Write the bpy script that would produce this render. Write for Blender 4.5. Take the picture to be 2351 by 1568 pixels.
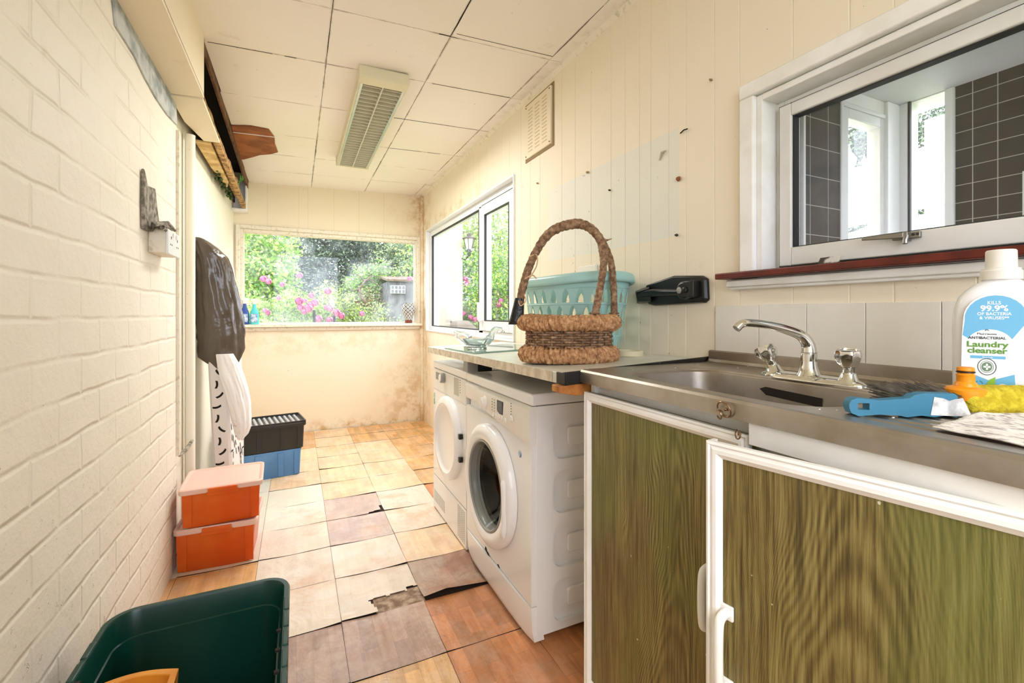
import bpy, bmesh, math, random
import numpy as np
from mathutils import Vector, Matrix, noise
R = math.radians; PI = math.pi
random.seed(7)
for o in list(bpy.data.objects): bpy.data.objects.remove(o)
SC = bpy.context.scene; COL = SC.collection

# ------------------------------------------------------------------ camera
F = 1050.0; CX = 1175.5; HY = 720.0; H = 1.119
YAW = math.atan(495/1050); cs, cc = math.sin(YAW), math.cos(YAW)
cam = bpy.data.cameras.new('camera'); camo = bpy.data.objects.new('camera', cam); COL.objects.link(camo)
cam.sensor_width = 36; cam.lens = F/2351*36; cam.shift_y = -(784-HY)/2351; cam.clip_start = .02
camo.location = (0, 0, H); camo.rotation_euler = (PI/2, 0, -YAW)
SC.camera = camo

# ------------------------------------------------------------------ light
W = bpy.data.worlds.new('overcast sky'); SC.world = W; W.use_nodes = True
wn = W.node_tree; bg = wn.nodes['Background']
tc = wn.nodes.new('ShaderNodeTexCoord'); sx = wn.nodes.new('ShaderNodeSeparateXYZ'); wn.links.new(tc.outputs['Generated'], sx.inputs[0])
cr = wn.nodes.new('ShaderNodeValToRGB'); wn.links.new(sx.outputs[2], cr.inputs[0]); wn.links.new(cr.outputs[0], bg.inputs[0])
cr.color_ramp.elements[0].position = 0; cr.color_ramp.elements[0].color = (.86, .90, 1.06, 1)
cr.color_ramp.elements[1].position = .6; cr.color_ramp.elements[1].color = (.90, .92, 1.06, 1)
bg.inputs[1].default_value = 1.9
sl = bpy.data.lights.new('sun', 'SUN'); sl.energy = .9; sl.angle = R(35); sl.color = (1, .97, .92)
so = bpy.data.objects.new('sun', sl); COL.objects.link(so); so.rotation_euler = (R(38), R(-22), R(0))
VS = SC.view_settings; VS.view_transform = 'Standard'; VS.look = 'None'; VS.exposure = 1.64; VS.gamma = 1; VS.use_curve_mapping = False

# ------------------------------------------------------------------ point helpers (a ray of the survey camera met with a real plane)
def ray(px, py):
    l = (px-CX)/F; return Vector((cs+cc*l, cc-cs*l, (HY-py)/F))
CAM = Vector((0, 0, H))
def ax(px, py, X): d = ray(px, py); return CAM+d*(X/d.x)
def ay(px, py, Y): d = ray(px, py); return CAM+d*(Y/d.y)
def az(px, py, Z): d = ray(px, py); return CAM+d*((Z-H)/d.z)

# ------------------------------------------------------------------ materials
def S(r, g, b, a=1):
    f = lambda v: (v/255/12.92) if v/255 <= .04045 else ((v/255+.055)/1.055)**2.4
    return (f(r), f(g), f(b), a)
class T:
    def __init__(s, name):
        s.m = bpy.data.materials.new(name); s.m.use_nodes = True; s.t = s.m.node_tree; s.p = s.t.nodes['Principled BSDF']
        s.o = s.n('ShaderNodeTexCoord').outputs['Object']
    def n(s, typ, ins=None, **kw):
        q = s.t.nodes.new(typ)
        for k, v in kw.items(): setattr(q, k, v)
        for k, v in (ins or {}).items(): s.put(q.inputs[k], v)
        return q
    def put(s, sock, v):
        if isinstance(v, bpy.types.NodeSocket): s.t.links.new(v, sock)
        else: sock.default_value = v
    def math(s, op, a, b=0, c=0): return s.n('ShaderNodeMath', {0: a, 1: b, 2: c}, operation=op).outputs[0]
    def mul(s, a, b): return s.math('MULTIPLY', a, b)
    def sstep(s, v, a, b, lo=0., hi=1.):
        return s.n('ShaderNodeMapRange', {0: v, 1: a, 2: b, 3: lo, 4: hi}, interpolation_type='SMOOTHSTEP').outputs[0]
    def mapping(s, scale=(1, 1, 1), loc=(0, 0, 0), rot=(0, 0, 0), v=None):
        return s.n('ShaderNodeMapping', {'Vector': v or s.o, 'Scale': scale, 'Location': loc, 'Rotation': rot}).outputs[0]
    def noise(s, scale, det=4, rough=.55, v=None, dist=0.):
        return s.n('ShaderNodeTexNoise', {'Vector': v or s.o, 'Scale': scale, 'Detail': det, 'Roughness': rough, 'Distortion': dist}).outputs[0]
    def mix(s, f, a, b, mode='MIX'):
        q = s.n('ShaderNodeMix', data_type='RGBA', blend_type=mode)
        s.put(q.inputs[0], f); s.put(q.inputs[6], a); s.put(q.inputs[7], b); return q.outputs[2]
    def ramp(s, f, stops):
        q = s.n('ShaderNodeValToRGB', {0: f}); e = q.color_ramp.elements
        while len(e) < len(stops): e.new(.5)
        for i, (p, c) in enumerate(stops): e[i].position = p; e[i].color = c
        return q.outputs[0]
    def xyz(s, v=None):
        q = s.n('ShaderNodeSeparateXYZ', {0: v or s.o}); return q.outputs[0], q.outputs[1], q.outputs[2]
    def band(s, v, a, b, soft=.003): return s.mul(s.sstep(v, a-soft, a+soft), s.sstep(v, b-soft, b+soft, 1., 0.))
    def bump(s, h, dist=.002, st=1.): s.put(s.p.inputs['Normal'], s.n('ShaderNodeBump', {'Height': h, 'Distance': dist, 'Strength': st}).outputs[0])
    def set(s, **kw):
        for k, v in kw.items(): s.put(s.p.inputs[k.replace('_', ' ')], v)
        return s
def mat(name, c, r=.5, m=0., c2=None, sc=6., thr=(.35, .65), bump=0., bsc=40., spec=.5, trans=0., alpha=1., coat=0., ior=1.45, sss=0.):
    t = T(name); t.set(Roughness=r, Metallic=m, IOR=ior, Alpha=alpha)
    t.p.inputs['Specular IOR Level'].default_value = spec; t.p.inputs['Transmission Weight'].default_value = trans; t.p.inputs['Coat Weight'].default_value = coat
    if c2: t.set(Base_Color=t.mix(t.sstep(t.noise(sc, 5), thr[0], thr[1]), c, c2))
    else: t.set(Base_Color=c)
    if bump: t.bump(t.noise(bsc, 3), bump)
    return t.m
def glass_thin(name, tint=(1, 1, 1, 1), dirt=0.03, r=.02):
    t = T(name); nt = t.t; nt.nodes.remove(t.p)
    fc = t.n('ShaderNodeLayerWeight', {'Blend': .5}).outputs['Facing']; fr = t.math('ADD', .03, t.mul(.8, t.math('POWER', fc, 5)))
    tr = t.n('ShaderNodeBsdfTransparent', {0: tint}).outputs[0]; gl = t.n('ShaderNodeBsdfGlossy', {'Roughness': r}).outputs[0]
    a = t.n('ShaderNodeMixShader', {0: fr, 1: tr, 2: gl}).outputs[0]
    df = t.n('ShaderNodeBsdfTranslucent', {0: (.9, .95, 1, 1)}).outputs[0]
    d = t.mul(t.sstep(t.noise(2.2, 6, .7), .4, .75), dirt)
    b = t.n('ShaderNodeMixShader', {0: d, 1: a, 2: df}).outputs[0]
    nt.links.new(b, nt.nodes['Material Output'].inputs[0]); return t.m

CREAM = S(240, 226, 201)
M = {}
def wallmat(name, base, brick=False, extra=None, bumpd=.0015):
    t = T(name); x, y, z = t.xyz()
    c = t.mix(t.sstep(t.noise(1.3, 3), .35, .65), base, tuple(v*.985 if i != 2 else v*.95 for i, v in enumerate(base)))
    c = t.mix(t.mul(t.sstep(t.noise(1.0, 2, v=t.mapping(loc=(4, 7, 2))), .5, .75), .35), c, S(230, 224, 196))
    c = t.mix(t.mul(t.sstep(t.noise(9, 6, .7), .62, .8), .35), c, S(196, 176, 140))
    c = t.mix(t.mul(t.sstep(t.noise(48, 3, .6, v=t.mapping(loc=(2, 9, 4))), .735, .76), .75), c, S(128, 104, 72))
    hgt = t.mul(t.noise(60, 5), .25)
    if brick:
        v = t.n('ShaderNodeCombineXYZ', {0: y, 1: z}).outputs[0]
        dv = t.n('ShaderNodeVectorMath', {0: v, 1: t.n('ShaderNodeVectorMath', {0: t.n('ShaderNodeTexNoise', {'Vector': t.o, 'Scale': 4., 'Detail': 6.}).outputs['Color'], 1: (.034, .026, 0)}, operation='MULTIPLY').outputs[0]}, operation='ADD').outputs[0]
        mp = t.mapping(loc=(.04, .003, 0), v=dv)
        b = t.n('ShaderNodeTexBrick', {'Vector': mp, 'Scale': 1., 'Mortar Size': .010, 'Mortar Smooth': 1., 'Brick Width': .235, 'Row Height': .0935}, offset=.5)
        f = t.mul(b.outputs['Fac'], t.sstep(t.noise(3.5, 3), .36, .6, .25, 1.))
        hgt = t.math('SUBTRACT', t.math('ADD', t.mul(t.noise(6, 5), 1.7), t.mul(t.noise(38, 5, .65), .30)), t.mul(f, .55))
        pit = t.sstep(t.noise(38, 4, .7), .62, .72)
        low = t.sstep(z, .2, 1.1, 1., .15)
        hgt = t.math('SUBTRACT', hgt, t.mul(t.mul(pit, low), .5))
        c = t.mix(t.mul(f, .10), c, S(214, 200, 168))
        c = t.mix(t.mul(t.mul(t.sstep(t.noise(40, 4, .75), .66, .74), low), .5), c, S(165, 145, 110))
        bumpd = .006
    if extra: c = extra(t, x, y, z, c)
    t.set(Base_Color=c, Roughness=.62); t.bump(hgt, bumpd); return t.m
def mould(t, c, mask, col=S(96, 74, 38), halo=S(205, 165, 100), sc=55):
    c = t.mix(t.mul(mask, t.sstep(t.noise(7, 5, .7), .42, .62)), c, halo)
    sp = t.sstep(t.noise(sc, 5, .75), .6, .68)
    return t.mix(t.mul(t.mul(mask, sp), .9), c, col)
M['brick'] = wallmat('painted brick', S(243, 235, 220), True)
def ex_left(t, x, y, z, c):
    m = t.mul(t.sstep(z, .0, .35, 1., 0.), .4); return mould(t, c, m)
M['wall_l2'] = wallmat('smooth painted wall', S(242, 236, 219), False, ex_left)
def ex_far(t, x, y, z, c):
    a = t.mul(t.sstep(x, .6, 1.15), t.sstep(z, .1, .9, 1., .25)); b = t.mul(t.sstep(z, .0, .14, 1., 0.), .9)
    d = t.mul(t.sstep(x, .95, 1.17), t.sstep(z, 1.85, 2.3, .4, 1.)); e = t.mul(t.band(z, .75, .97, .1), .25)
    m = t.math('MAXIMUM', t.math('MAXIMUM', t.mul(a, .75), b), t.math('MAXIMUM', t.mul(d, .9), e))
    gz = t.sstep(z, 1.9, 1.92)
    for gx in (-.24, .02, .1, .33, .56, .8): c = t.mix(t.mul(t.mul(t.band(x, gx-.002, gx+.002, .002), gz), .25), c, S(170, 150, 115))
    return mould(t, c, m, sc=42)
M['wall_far'] = wallmat('stained far wall', S(242, 228, 203), False, ex_far, .004)
def ex_right(t, x, y, z, c):
    zl = t.math('ADD', 1.385, 0.)
    p = t.mul(t.band(y, 1.189, 2.106, .002), t.band(z, 1.39, 1.765, .002))
    c = t.mix(t.mul(p, .9), c, S(232, 230, 218))
    p2 = t.mul(t.band(y, 1.4, 2.3, .25), t.band(z, 1.0, 1.15, .1)); c = t.mix(t.mul(p2, .35), c, S(222, 220, 170))
    sc = t.mul(p, t.sstep(t.noise(16, 6, .8, dist=1.5), .635, .66)); c = t.mix(t.mul(sc, .55), c, S(150, 130, 105))
    m = t.mul(t.band(y, 3.0, 4.4, .35), t.band(z, 1.96, 2.06, .05)); c = mould(t, c, t.mul(m, .45), col=S(60, 48, 30), sc=48)
    m2 = t.sstep(y, 4.3, 4.7); return mould(t, c, t.mul(m2, .6))
M['wall_r'] = wallmat('painted match boarding', S(243, 231, 209), False, ex_right, .0006)
def ex_ceil(t, x, y, z, c):
    wob = t.mul(t.math('SUBTRACT', t.noise(9, 3), .5), .012); nz = t.sstep(t.noise(6, 5, .7), .42, .62); jm = 0.
    for v, cs_ in ((t.math('ADD', x, wob), (.128, .612, 1.112)), (t.math('ADD', y, wob), (.48, .95, 1.43, 1.93, 2.367, 2.875, 3.42, 3.85, 4.31))):
        for k_ in cs_: jm = t.math('MAXIMUM', jm, t.sstep(t.math('ABSOLUTE', t.math('SUBTRACT', v, k_)), .001, .009, 1., 0.))
    c = t.mix(t.mul(t.mul(jm, nz), .6), c, S(150, 126, 96))
    c = t.mix(t.mul(t.sstep(t.noise(75, 4, .7), .70, .75), .6), c, S(120, 98, 70))
    ed = t.sstep(x, 1.1, 1.2); c = t.mix(t.mul(t.mul(ed, t.sstep(t.noise(14, 5, .7), .45, .65)), .35), c, S(190, 176, 150))
    c = t.mix(t.mul(t.sstep(t.noise(22, 6, .8), .66, .74), .3), c, S(170, 150, 120)); return c
M['ceil'] = wallmat('painted ceiling board', S(247, 238, 230), False, ex_ceil, .0006)
M['soffit'] = wallmat('painted soffit board', S(243, 227, 201), False, None, .001)
M['dark'] = mat('dark gap', S(34, 26, 18), .9)
M['white'] = mat('white gloss paint', S(247, 246, 243), .35, c2=S(238, 236, 228), sc=9)
M['upvc'] = mat('white plastic frame', S(240, 241, 240), .3)
M['upvc_grey'] = mat('aged white frame', S(236, 235, 231), .4, c2=S(224, 222, 215), sc=5)
M['oldwhite'] = mat('flaking old white paint', S(235, 226, 205), .5, c2=S(206, 194, 168), sc=40, thr=(.52, .7), bump=.001)
M['rubber'] = mat('dark gasket', S(50, 50, 48), .6)
M['mahog'] = mat('dark red stained wood', S(112, 40, 26), .35, c2=S(84, 26, 18), sc=14)
M['glass'] = glass_thin('window glass', dirt=.05)
M['glass_far'] = glass_thin('dusty window glass', dirt=.16)
M['chrome'] = mat('chrome', S(225, 225, 222), .09, 1.)
M['metal'] = mat('grey metal', S(150, 148, 142), .35, .9)
M['black'] = mat('black plastic', S(22, 23, 22), .35)
M['white_app'] = mat('white enamel', S(244, 243, 240), .25, coat=.3)
M['white_pl'] = mat('off white plastic', S(240, 236, 226), .35)
M['grey_pl'] = mat('grey plastic', S(150, 148, 140), .4)
M['orange_wood'] = mat('bare pine', S(205, 140, 66), .6, c2=S(150, 86, 34), sc=16)
M['rust'] = mat('raw hardboard', S(172, 102, 48), .7, c2=S(132, 70, 30), sc=7, bump=.001)
M['rotten'] = mat('rotten timber', S(200, 160, 104), .85, c2=S(120, 84, 48), sc=24, bump=.004, bsc=50)
M['brownw'] = mat('old brown board', S(122, 84, 54), .8, c2=S(86, 54, 32), sc=10)
M['lead'] = mat('mottled grey flashing', S(196, 200, 196), .6, c2=S(140, 148, 148), sc=14, bump=.002, bsc=25)

# ------------------------------------------------------------------ mesh builder
class G:
    def __init__(s): s.b = bmesh.new()
    def _f(s, vs, mi=0):
        try: f = s.b.faces.new(vs); f.material_index = mi; return f
        except ValueError: return None
    def box(s, x0, y0, z0, x1, y1, z1, mi=0, X=None):
        v = [Vector((x, y, z)) for x in (x0, x1) for y in (y0, y1) for z in (z0, z1)]
        if X: v = [X@q for q in v]
        v = [s.b.verts.new(q) for q in v]
        for f in ((0, 1, 3, 2), (4, 6, 7, 5), (0, 4, 5, 1), (2, 3, 7, 6), (0, 2, 6, 4), (1, 5, 7, 3)): s._f([v[i] for i in f], mi)
        return s
    def loft(s, loops, mi=0, cap0=True, cap1=True, closed=True):
        L = [[s.b.verts.new(Vector(p)) for p in l] for l in loops]; n = len(L[0])
        for a, b in zip(L, L[1:]):
            for i in range(n if closed else n-1): s._f((a[i], a[(i+1) % n], b[(i+1) % n], b[i]), mi)
        if cap0: s._f(L[0][::-1], mi)
        if cap1: s._f(L[-1], mi)
        return s
    def prism(s, pts, vec, mi=0):
        vec = Vector(vec); return s.loft([pts, [Vector(p)+vec for p in pts]], mi)
    def tube(s, path, r, n=10, mi=0, caps=True, closed=False):
        path = [Vector(p) for p in path]; k = len(path); loops = []
        up = None
        for i, p in enumerate(path):
            if closed: d = path[(i+1) % k]-path[i-1]
            else: d = path[min(i+1, k-1)]-path[max(i-1, 0)]
            d.normalize()
            if up is None:
                up = Vector((0, 0, 1)) if abs(d.z) < .9 else Vector((1, 0, 0))
            u = (up-d*up.dot(d)).normalized(); up = u; w = d.cross(u)
            rr = r[i] if isinstance(r, (list, tuple)) else r
            loops.append([p+(u*math.cos(2*PI*j/n)+w*math.sin(2*PI*j/n))*rr for j in range(n)])
        if closed: loops.append(loops[0]); caps = False
        return s.loft(loops, mi, caps, caps)
    def lathe(s, prof, c=(0, 0, 0), X=None, n=32, mi=0, cap0=True, cap1=True, e=1.):
        c = Vector(c); loops = []
        for r, z in prof:
            l = [Vector((r*math.cos(2*PI*j/n), r*e*math.sin(2*PI*j/n), z)) for j in range(n)]
            if X: l = [X@q for q in l]
            loops.append([c+q for q in l])
        return s.loft(loops, mi, cap0, cap1)
    def rr(s, w, h, r, z, n=6, c=(0, 0)):
        out = []
        for cx_, cy_, a0 in ((w/2-r, h/2-r, 0), (-w/2+r, h/2-r, 90), (-w/2+r, -h/2+r, 180), (w/2-r, -h/2+r, 270)):
            for i in range(n+1):
                a = R(a0+90*i/n); out.append(Vector((c[0]+cx_+r*math.cos(a), c[1]+cy_+r*math.sin(a), z)))
        return out
    def poly(s, pts, mi=0): s._f([s.b.verts.new(Vector(p)) for p in pts], mi); return s
    def grid(s, fn, nu, nv, mi=0, skip=None):
        V = [[s.b.verts.new(Vector(fn(i/nu, j/nv))) for j in range(nv+1)] for i in range(nu+1)]
        for i in range(nu):
            for j in range(nv):
                if skip and skip(i, j): continue
                s._f((V[i][j], V[i+1][j], V[i+1][j+1], V[i][j+1]), mi)
        return s
    def sphere(s, c, r, X=None, n=16, m=10, mi=0):
        rr_ = r if isinstance(r, (tuple, list)) else (r, r, r)
        loops = []
        for i in range(m+1):
            a = -PI/2+PI*i/m; k = max(math.cos(a), .002)
            l = [Vector((k*math.cos(2*PI*j/n)*rr_[0], k*math.sin(2*PI*j/n)*rr_[1], math.sin(a)*rr_[2])) for j in range(n)]
            if X: l = [X@q for q in l]
            loops.append([Vector(c)+q for q in l])
        return s.loft(loops, mi)
    def obj(s, name, mats, parent=None, bevel=0., smooth=35, local=False, seg=2, solid=0., sub=0, weld=False):
        if weld: bmesh.ops.remove_doubles(s.b, verts=s.b.verts, dist=1e-5)
        bmesh.ops.recalc_face_normals(s.b, faces=s.b.faces)
        me = bpy.data.meshes.new(name)
        if parent and not local:
            iv = wm(parent).inverted(); s.b.transform(iv)
        s.b.to_mesh(me); s.b.free()
        if smooth:
            me.polygons.foreach_set('use_smooth', [True]*len(me.polygons)); me.set_sharp_from_angle(angle=R(smooth))
        if not isinstance(mats, (list, tuple)): mats = [mats]
        for m in mats: me.materials.append(m)
        o = bpy.data.objects.new(name, me); COL.objects.link(o); o.parent = parent
        if solid:
            q = o.modifiers.new('s', 'SOLIDIFY'); q.thickness = abs(solid); q.offset = -1 if solid > 0 else 1
        if sub:
            q = o.modifiers.new('u', 'SUBSURF'); q.levels = sub; q.render_levels = sub
        if bevel:
            q = o.modifiers.new('b', 'BEVEL'); q.width = bevel; q.segments = seg; q.limit_method = 'ANGLE'; q.angle_limit = R(40); q.harden_normals = False
        return o
def wm(o):
    m = o.matrix_basis.copy()
    while o.parent: o = o.parent; m = o.matrix_basis@m
    return m
def tag(o, label=None, cat=None, group=None, kind=None):
    for k, v in (('label', label), ('category', cat), ('group', group), ('kind', kind)):
        if v: o[k] = v
    return o
def thing(name, label, cat, loc=(0, 0, 0), rz=0., group=None, rot=None):
    o = bpy.data.objects.new(name, None); COL.objects.link(o); o.location = loc
    o.rotation_euler = rot or (0, 0, rz); o.empty_display_size = .05
    return tag(o, label, cat, group)
def st(o): o['kind'] = 'structure'; return o
def boolean(o, g, world=False):
    bmesh.ops.recalc_face_normals(g.b, faces=g.b.faces)
    me = bpy.data.meshes.new('cut'); g.b.to_mesh(me); g.b.free()
    c = bpy.data.objects.new('cut', me); COL.objects.link(c); c.matrix_basis = Matrix() if world else wm(o)
    md = o.modifiers.new('x', 'BOOLEAN'); md.object = c; md.operation = 'DIFFERENCE'; md.solver = 'EXACT'
    bpy.context.view_layer.update()
    ev = o.evaluated_get(bpy.context.evaluated_depsgraph_get()); nm = bpy.data.meshes.new_from_object(ev)
    o.modifiers.remove(md); o.data = nm; bpy.data.objects.remove(c)
    nm.polygons.foreach_set('use_smooth', [True]*len(nm.polygons)); nm.set_sharp_from_angle(angle=R(30))
def text(s, size, mtx, m, parent, ext=.0002, name='lettering', bold=0., align='CENTER', sx_=1.):
    cu = bpy.data.curves.new(name, 'FONT'); cu.body = s; cu.size = size; cu.align_x = align; cu.align_y = 'CENTER'; cu.extrude = ext; cu.offset = bold
    o = bpy.data.objects.new(name, cu); COL.objects.link(o)
    bpy.context.view_layer.update()
    me = bpy.data.meshes.new_from_object(o.evaluated_get(bpy.context.evaluated_depsgraph_get()))
    bpy.data.objects.remove(o); me.transform(mtx@Matrix.Diagonal((sx_, 1, 1, 1))); me.materials.clear(); me.materials.append(m)
    q = bpy.data.objects.new(name, me); COL.objects.link(q); q.parent = parent; return q
def RX(a): return Matrix.Rotation(a, 4, 'X')
def RY(a): return Matrix.Rotation(a, 4, 'Y')
def RZ(a): return Matrix.Rotation(a, 4, 'Z')
def TR(*v): return Matrix.Translation(v)
FX = RY(-PI/2)            # local +z -> world -x  (things on the machine fronts)

# ================================================================== THE SETTING
XR = 1.2; YF = 4.74; XL = -.48; XL2 = -.505; YB = -.9
def zc(x): return 2.315+.033*x
# ---- floor: subfloor and vinyl tiles
tilemat = T('worn vinyl wood tiles')
at = tilemat.n('ShaderNodeAttribute', attribute_name='tone'); tone = at.outputs['Color']; wood = at.outputs['Alpha']
x, y, z = tilemat.xyz()
blk = tilemat.n('ShaderNodeTexBrick', {'Vector': tilemat.n('ShaderNodeCombineXYZ', {0: y, 1: x}).outputs[0], 'Scale': 1., 'Mortar Size': .0006, 'Mortar Smooth': .2, 'Brick Width': .15, 'Row Height': .05,
     'Color1': (.72, .72, .72, 1), 'Color2': (1.15, 1.12, 1.1, 1), 'Mortar': (.6, .55, .5, 1), 'Bias': 0.})
gr = tilemat.noise(30, 5, .6, v=tilemat.mapping(scale=(1, .12, 1)))
gcol = tilemat.ramp(gr, [(.3, (.72, .66, .6, 1)), (.6, (1.08, 1.08, 1.08, 1))])
pl = tilemat.mix(1., blk.outputs['Color'], gcol, 'MULTIPLY')
c = tilemat.mix(wood, tone, tilemat.mix(1., tone, pl, 'MULTIPLY'))
wf = tilemat.math('SUBTRACT', 1., tilemat.mul(wood, .8))
c = tilemat.mix(tilemat.mul(tilemat.mul(tilemat.sstep(tilemat.noise(5, 6, .75), .42, .66), .75), wf), c, S(232, 216, 198))
c = tilemat.mix(tilemat.mul(tilemat.mul(tilemat.sstep(tilemat.noise(3.2, 4, .7, v=tilemat.mapping(loc=(3, 3, 3))), .5, .68), .6), wf), c, S(216, 158, 104))
c = tilemat.mix(tilemat.mul(tilemat.sstep(tilemat.noise(1.6, 5, .7, v=tilemat.mapping(loc=(8, 1, 3))), .52, .7), .35), c, S(206, 200, 182))
c = tilemat.mix(tilemat.mul(tilemat.sstep(tilemat.noise(60, 5, .7, dist=1.), .68, .73), .6), c, S(110, 82, 56))
c = tilemat.mix(tilemat.mul(tilemat.sstep(tilemat.noise(34, 6, .8), .6, .72), .35), c, S(150, 120, 90))
tilemat.set(Base_Color=c, Roughness=tilemat.sstep(tilemat.noise(9, 4), .3, .7, .28, .5)); tilemat.bump(tilemat.math('ADD', tilemat.noise(26, 5), tilemat.mul(tilemat.noise(7, 3, dist=1.), 2.5)), .0022)
M['tile'] = tilemat.m
M['subfloor'] = mat('dusty screed', S(190, 166, 142), .9, c2=S(132, 106, 86), sc=30, bump=.003)
M['subdark'] = mat('dark adhesive', S(58, 44, 32), .9)
PAL = dict(pale=(S(232, 216, 192), .25), green=(S(222, 220, 200), .15), mauve=(S(196, 172, 160), .35), peach=(S(236, 205, 162), .45),
           orange=(S(226, 178, 118), .75), wood=(S(200, 134, 84), 1.), brown=(S(166, 122, 96), .85), grey=(S(186, 152, 132), .75))
ROWS = [-.93+.2978*i for i in range(0, 20)]          # tile joints along the room
COLS = [-.457, -.155, .147, .448, .749, 1.05, 1.2]
def tilekind(ci, y0):
    k = round((y0-1.45)/.2978)
    tb = {-1: ('orange', 'grey', 'orange', 'wood', 'wood'), 0: ('grey', 'grey', 'grey', 'wood', 'wood'), 1: ('orange', 'pale', 'pale', 'brown', 'wood'),
          2: ('orange', 'pale', 'pale', 'peach', 'wood'), 3: ('pale', 'pale', 'mauve', 'pale', 'orange'), 4: ('green', 'green', 'mauve', 'green', 'wood'),
          5: ('green', 'green', 'peach', 'peach', 'orange'), 6: ('green', 'peach', 'peach', 'peach', 'orange')}
    if k in tb: return tb[k][min(ci, 4)]
    if k > 6: return ('pale', 'peach', 'peach', 'peach', 'orange')[min(ci, 4)] if k < 9 else ('orange', 'orange', 'peach', 'orange', 'orange')[min(ci, 4)]
    return 'orange'
g = G(); tones = []
def addtile(x0, x1, y0, y1, kind, curl, skip=None, n=10, lift=None):
    col, wd = PAL[kind]; j = random.uniform(.93, 1.05)
    gx = .0007; sd = random.random()*50
    cu = [curl*random.random() for _ in range(4)]
    nf0 = len(g.b.faces)
    def fn(u, v):
        X = x0+gx+(x1-x0-2*gx)*u; Y = y0+gx+(y1-y0-2*gx)*v
        h = .0035+.0012*noise.noise(Vector((X*9, Y*9, sd)))
        for q, (a, b) in zip(cu, ((0, 0), (1, 0), (1, 1), (0, 1))):
            h += q*max(0, 1-math.hypot(u-a, v-b)*1.6)**2
        h += curl*.5*max(0, 1-v*5)**2*(.5+.5*noise.noise(Vector((u*3, sd, 0))))
        if lift: h += lift(u, v)
        return (X, Y, max(h, .002))
    g.grid(fn, n, n, 0, skip); g.b.faces.ensure_lookup_table()
    tones.extend([(col[0]*j, col[1]*j, col[2]*j, wd)]*(len(g.b.faces)-nf0))
for r_, y0 in enumerate(ROWS[:-1]):
    y1 = min(ROWS[r_+1], YF); 
    if y0 >= YF: break
    for ci in range(7):
        x0, x1 = (COLS[ci-1], COLS[ci]) if ci else (-.5, COLS[0])
        kd = tilekind(max(ci-1, 0), y0); k = round((y0-1.45)/.2978)
        skip = lift = None; cl = .006 if 0 <= k < 8 else .003
        if k == 1 and ci == 3:
            nz_ = 40; ef = lambda a, k_: .045*noise.noise(Vector((a*3.5, k_, 2)))+.012*noise.noise(Vector((a*14, k_, 5)))
            skip = lambda i, j: j/40 < .30+ef(i/40, 1)+.1*(i > 33) and i/40 > .42-.25*j/40+ef(j/40, 7); lift = lambda u, v: .004*max(0, 1-abs(v-.33)*6)*(u > .4)+.007*max(0, 1-v*4)*(u <= .5)
        if k == 1 and ci == 4: lift = lambda u, v: .026*max(0, 1-v*2.2)**1.5*max(0, 1-abs(u-.3)*1.3)
        if k == 4 and ci == 3: ef = lambda a, k_: .03*noise.noise(Vector((a*5, k_, 2))); skip = lambda i, j: (j/40 < .05+ef(i/40, 1) and i > 28) or (i/40 > .94+ef(j/40, 4) and j/40 < .3)
        addtile(x0, x1, y0, y1, kd, cl, skip, 40 if (k == 1 and ci in (3, 4)) or (k == 4 and ci == 3) else 10, lift)
g.box(-.56, YB, -.06, XR+.02, YF+.02, 0., 1); nb = 6
tones.extend([(1, 1, 1, 0)]*nb)
o = g.obj('floor', [M['tile'], M['subdark']], smooth=50); st(o)
ca = o.data.attributes.new('tone', 'FLOAT_COLOR', 'FACE')
ca.data.foreach_set('color', np.array(tones, dtype=np.float32).ravel())
for p in o.data.polygons:
    pass
g = G()      # exposed screed in the torn hole
g.box(.27, 1.742, .0005, .455, 1.86, .0022); st(g.obj('trim_9', M['subfloor']))

# ---- left wall (brick, then smooth plaster set back)
g = G(); g.box(-.62, YB, 0, XL, 2.46, 2.6); st(g.obj('wall_left', M['brick']))
g = G(); g.box(-.62, 2.46, 0, XL2, YF+.1, 2.6); st(g.obj('wall_left_far', M['wall_l2']))
g = G(); g.box(-.62, YB-.02, 2.385, XR+.13, YF+.1, 2.42, 0)
gb_ = G(); gb_.box(-.62, YB-.1, 2.32, XR+.13, YB, 2.4); gb_.box(.8, YB-.1, 0, XR+.13, YB, 2.32); gb_.box(-.62, YB-.1, 0, -.42, YB, 2.32); gb_.box(-.42, YB-.1, 0, .8, YB, .85); st(gb_.obj('wall_back_unseen', M['wall_l2'], smooth=0))  # unseen wall added behind the camera, opening shaped to control incoming daylight
# ---- ceiling boards with open joints
cb = G()
XS = [-.355, .128, .612, 1.112, XR+.01]; YS = [-.9, -.45, .0, .48, .95, 1.43, 1.93, 2.367, 2.875, 3.42, 3.85, 4.31, YF+.01]
for i in range(len(XS)-1):
    for j in range(len(YS)-1):
        ga = .0008+(.0035*max(0, random.random()-.55)); tl = random.uniform(-.0025, .0025)
        x0, x1, y0, y1 = XS[i]+ga, XS[i+1]-ga, YS[j]+ga, YS[j+1]-ga
        if i == 0: x0 = -.355-.012*max(0, (y0+y1)/2-2.3)-.004
        if i == 1 and YS[j] == .95: y1 = 1.86
        lo = [(x0, y0, zc(x0)+tl), (x1, y0, zc(x1)), (x1, y1, zc(x1)-tl*.5), (x0, y1, zc(x0)+tl*.3)]
        cb.prism(lo, (0, 0, .012), 0)
cb.box(XS[0]-.03, YB, 2.372, XR+.05, YF+.02, 2.39, 1)
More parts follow.
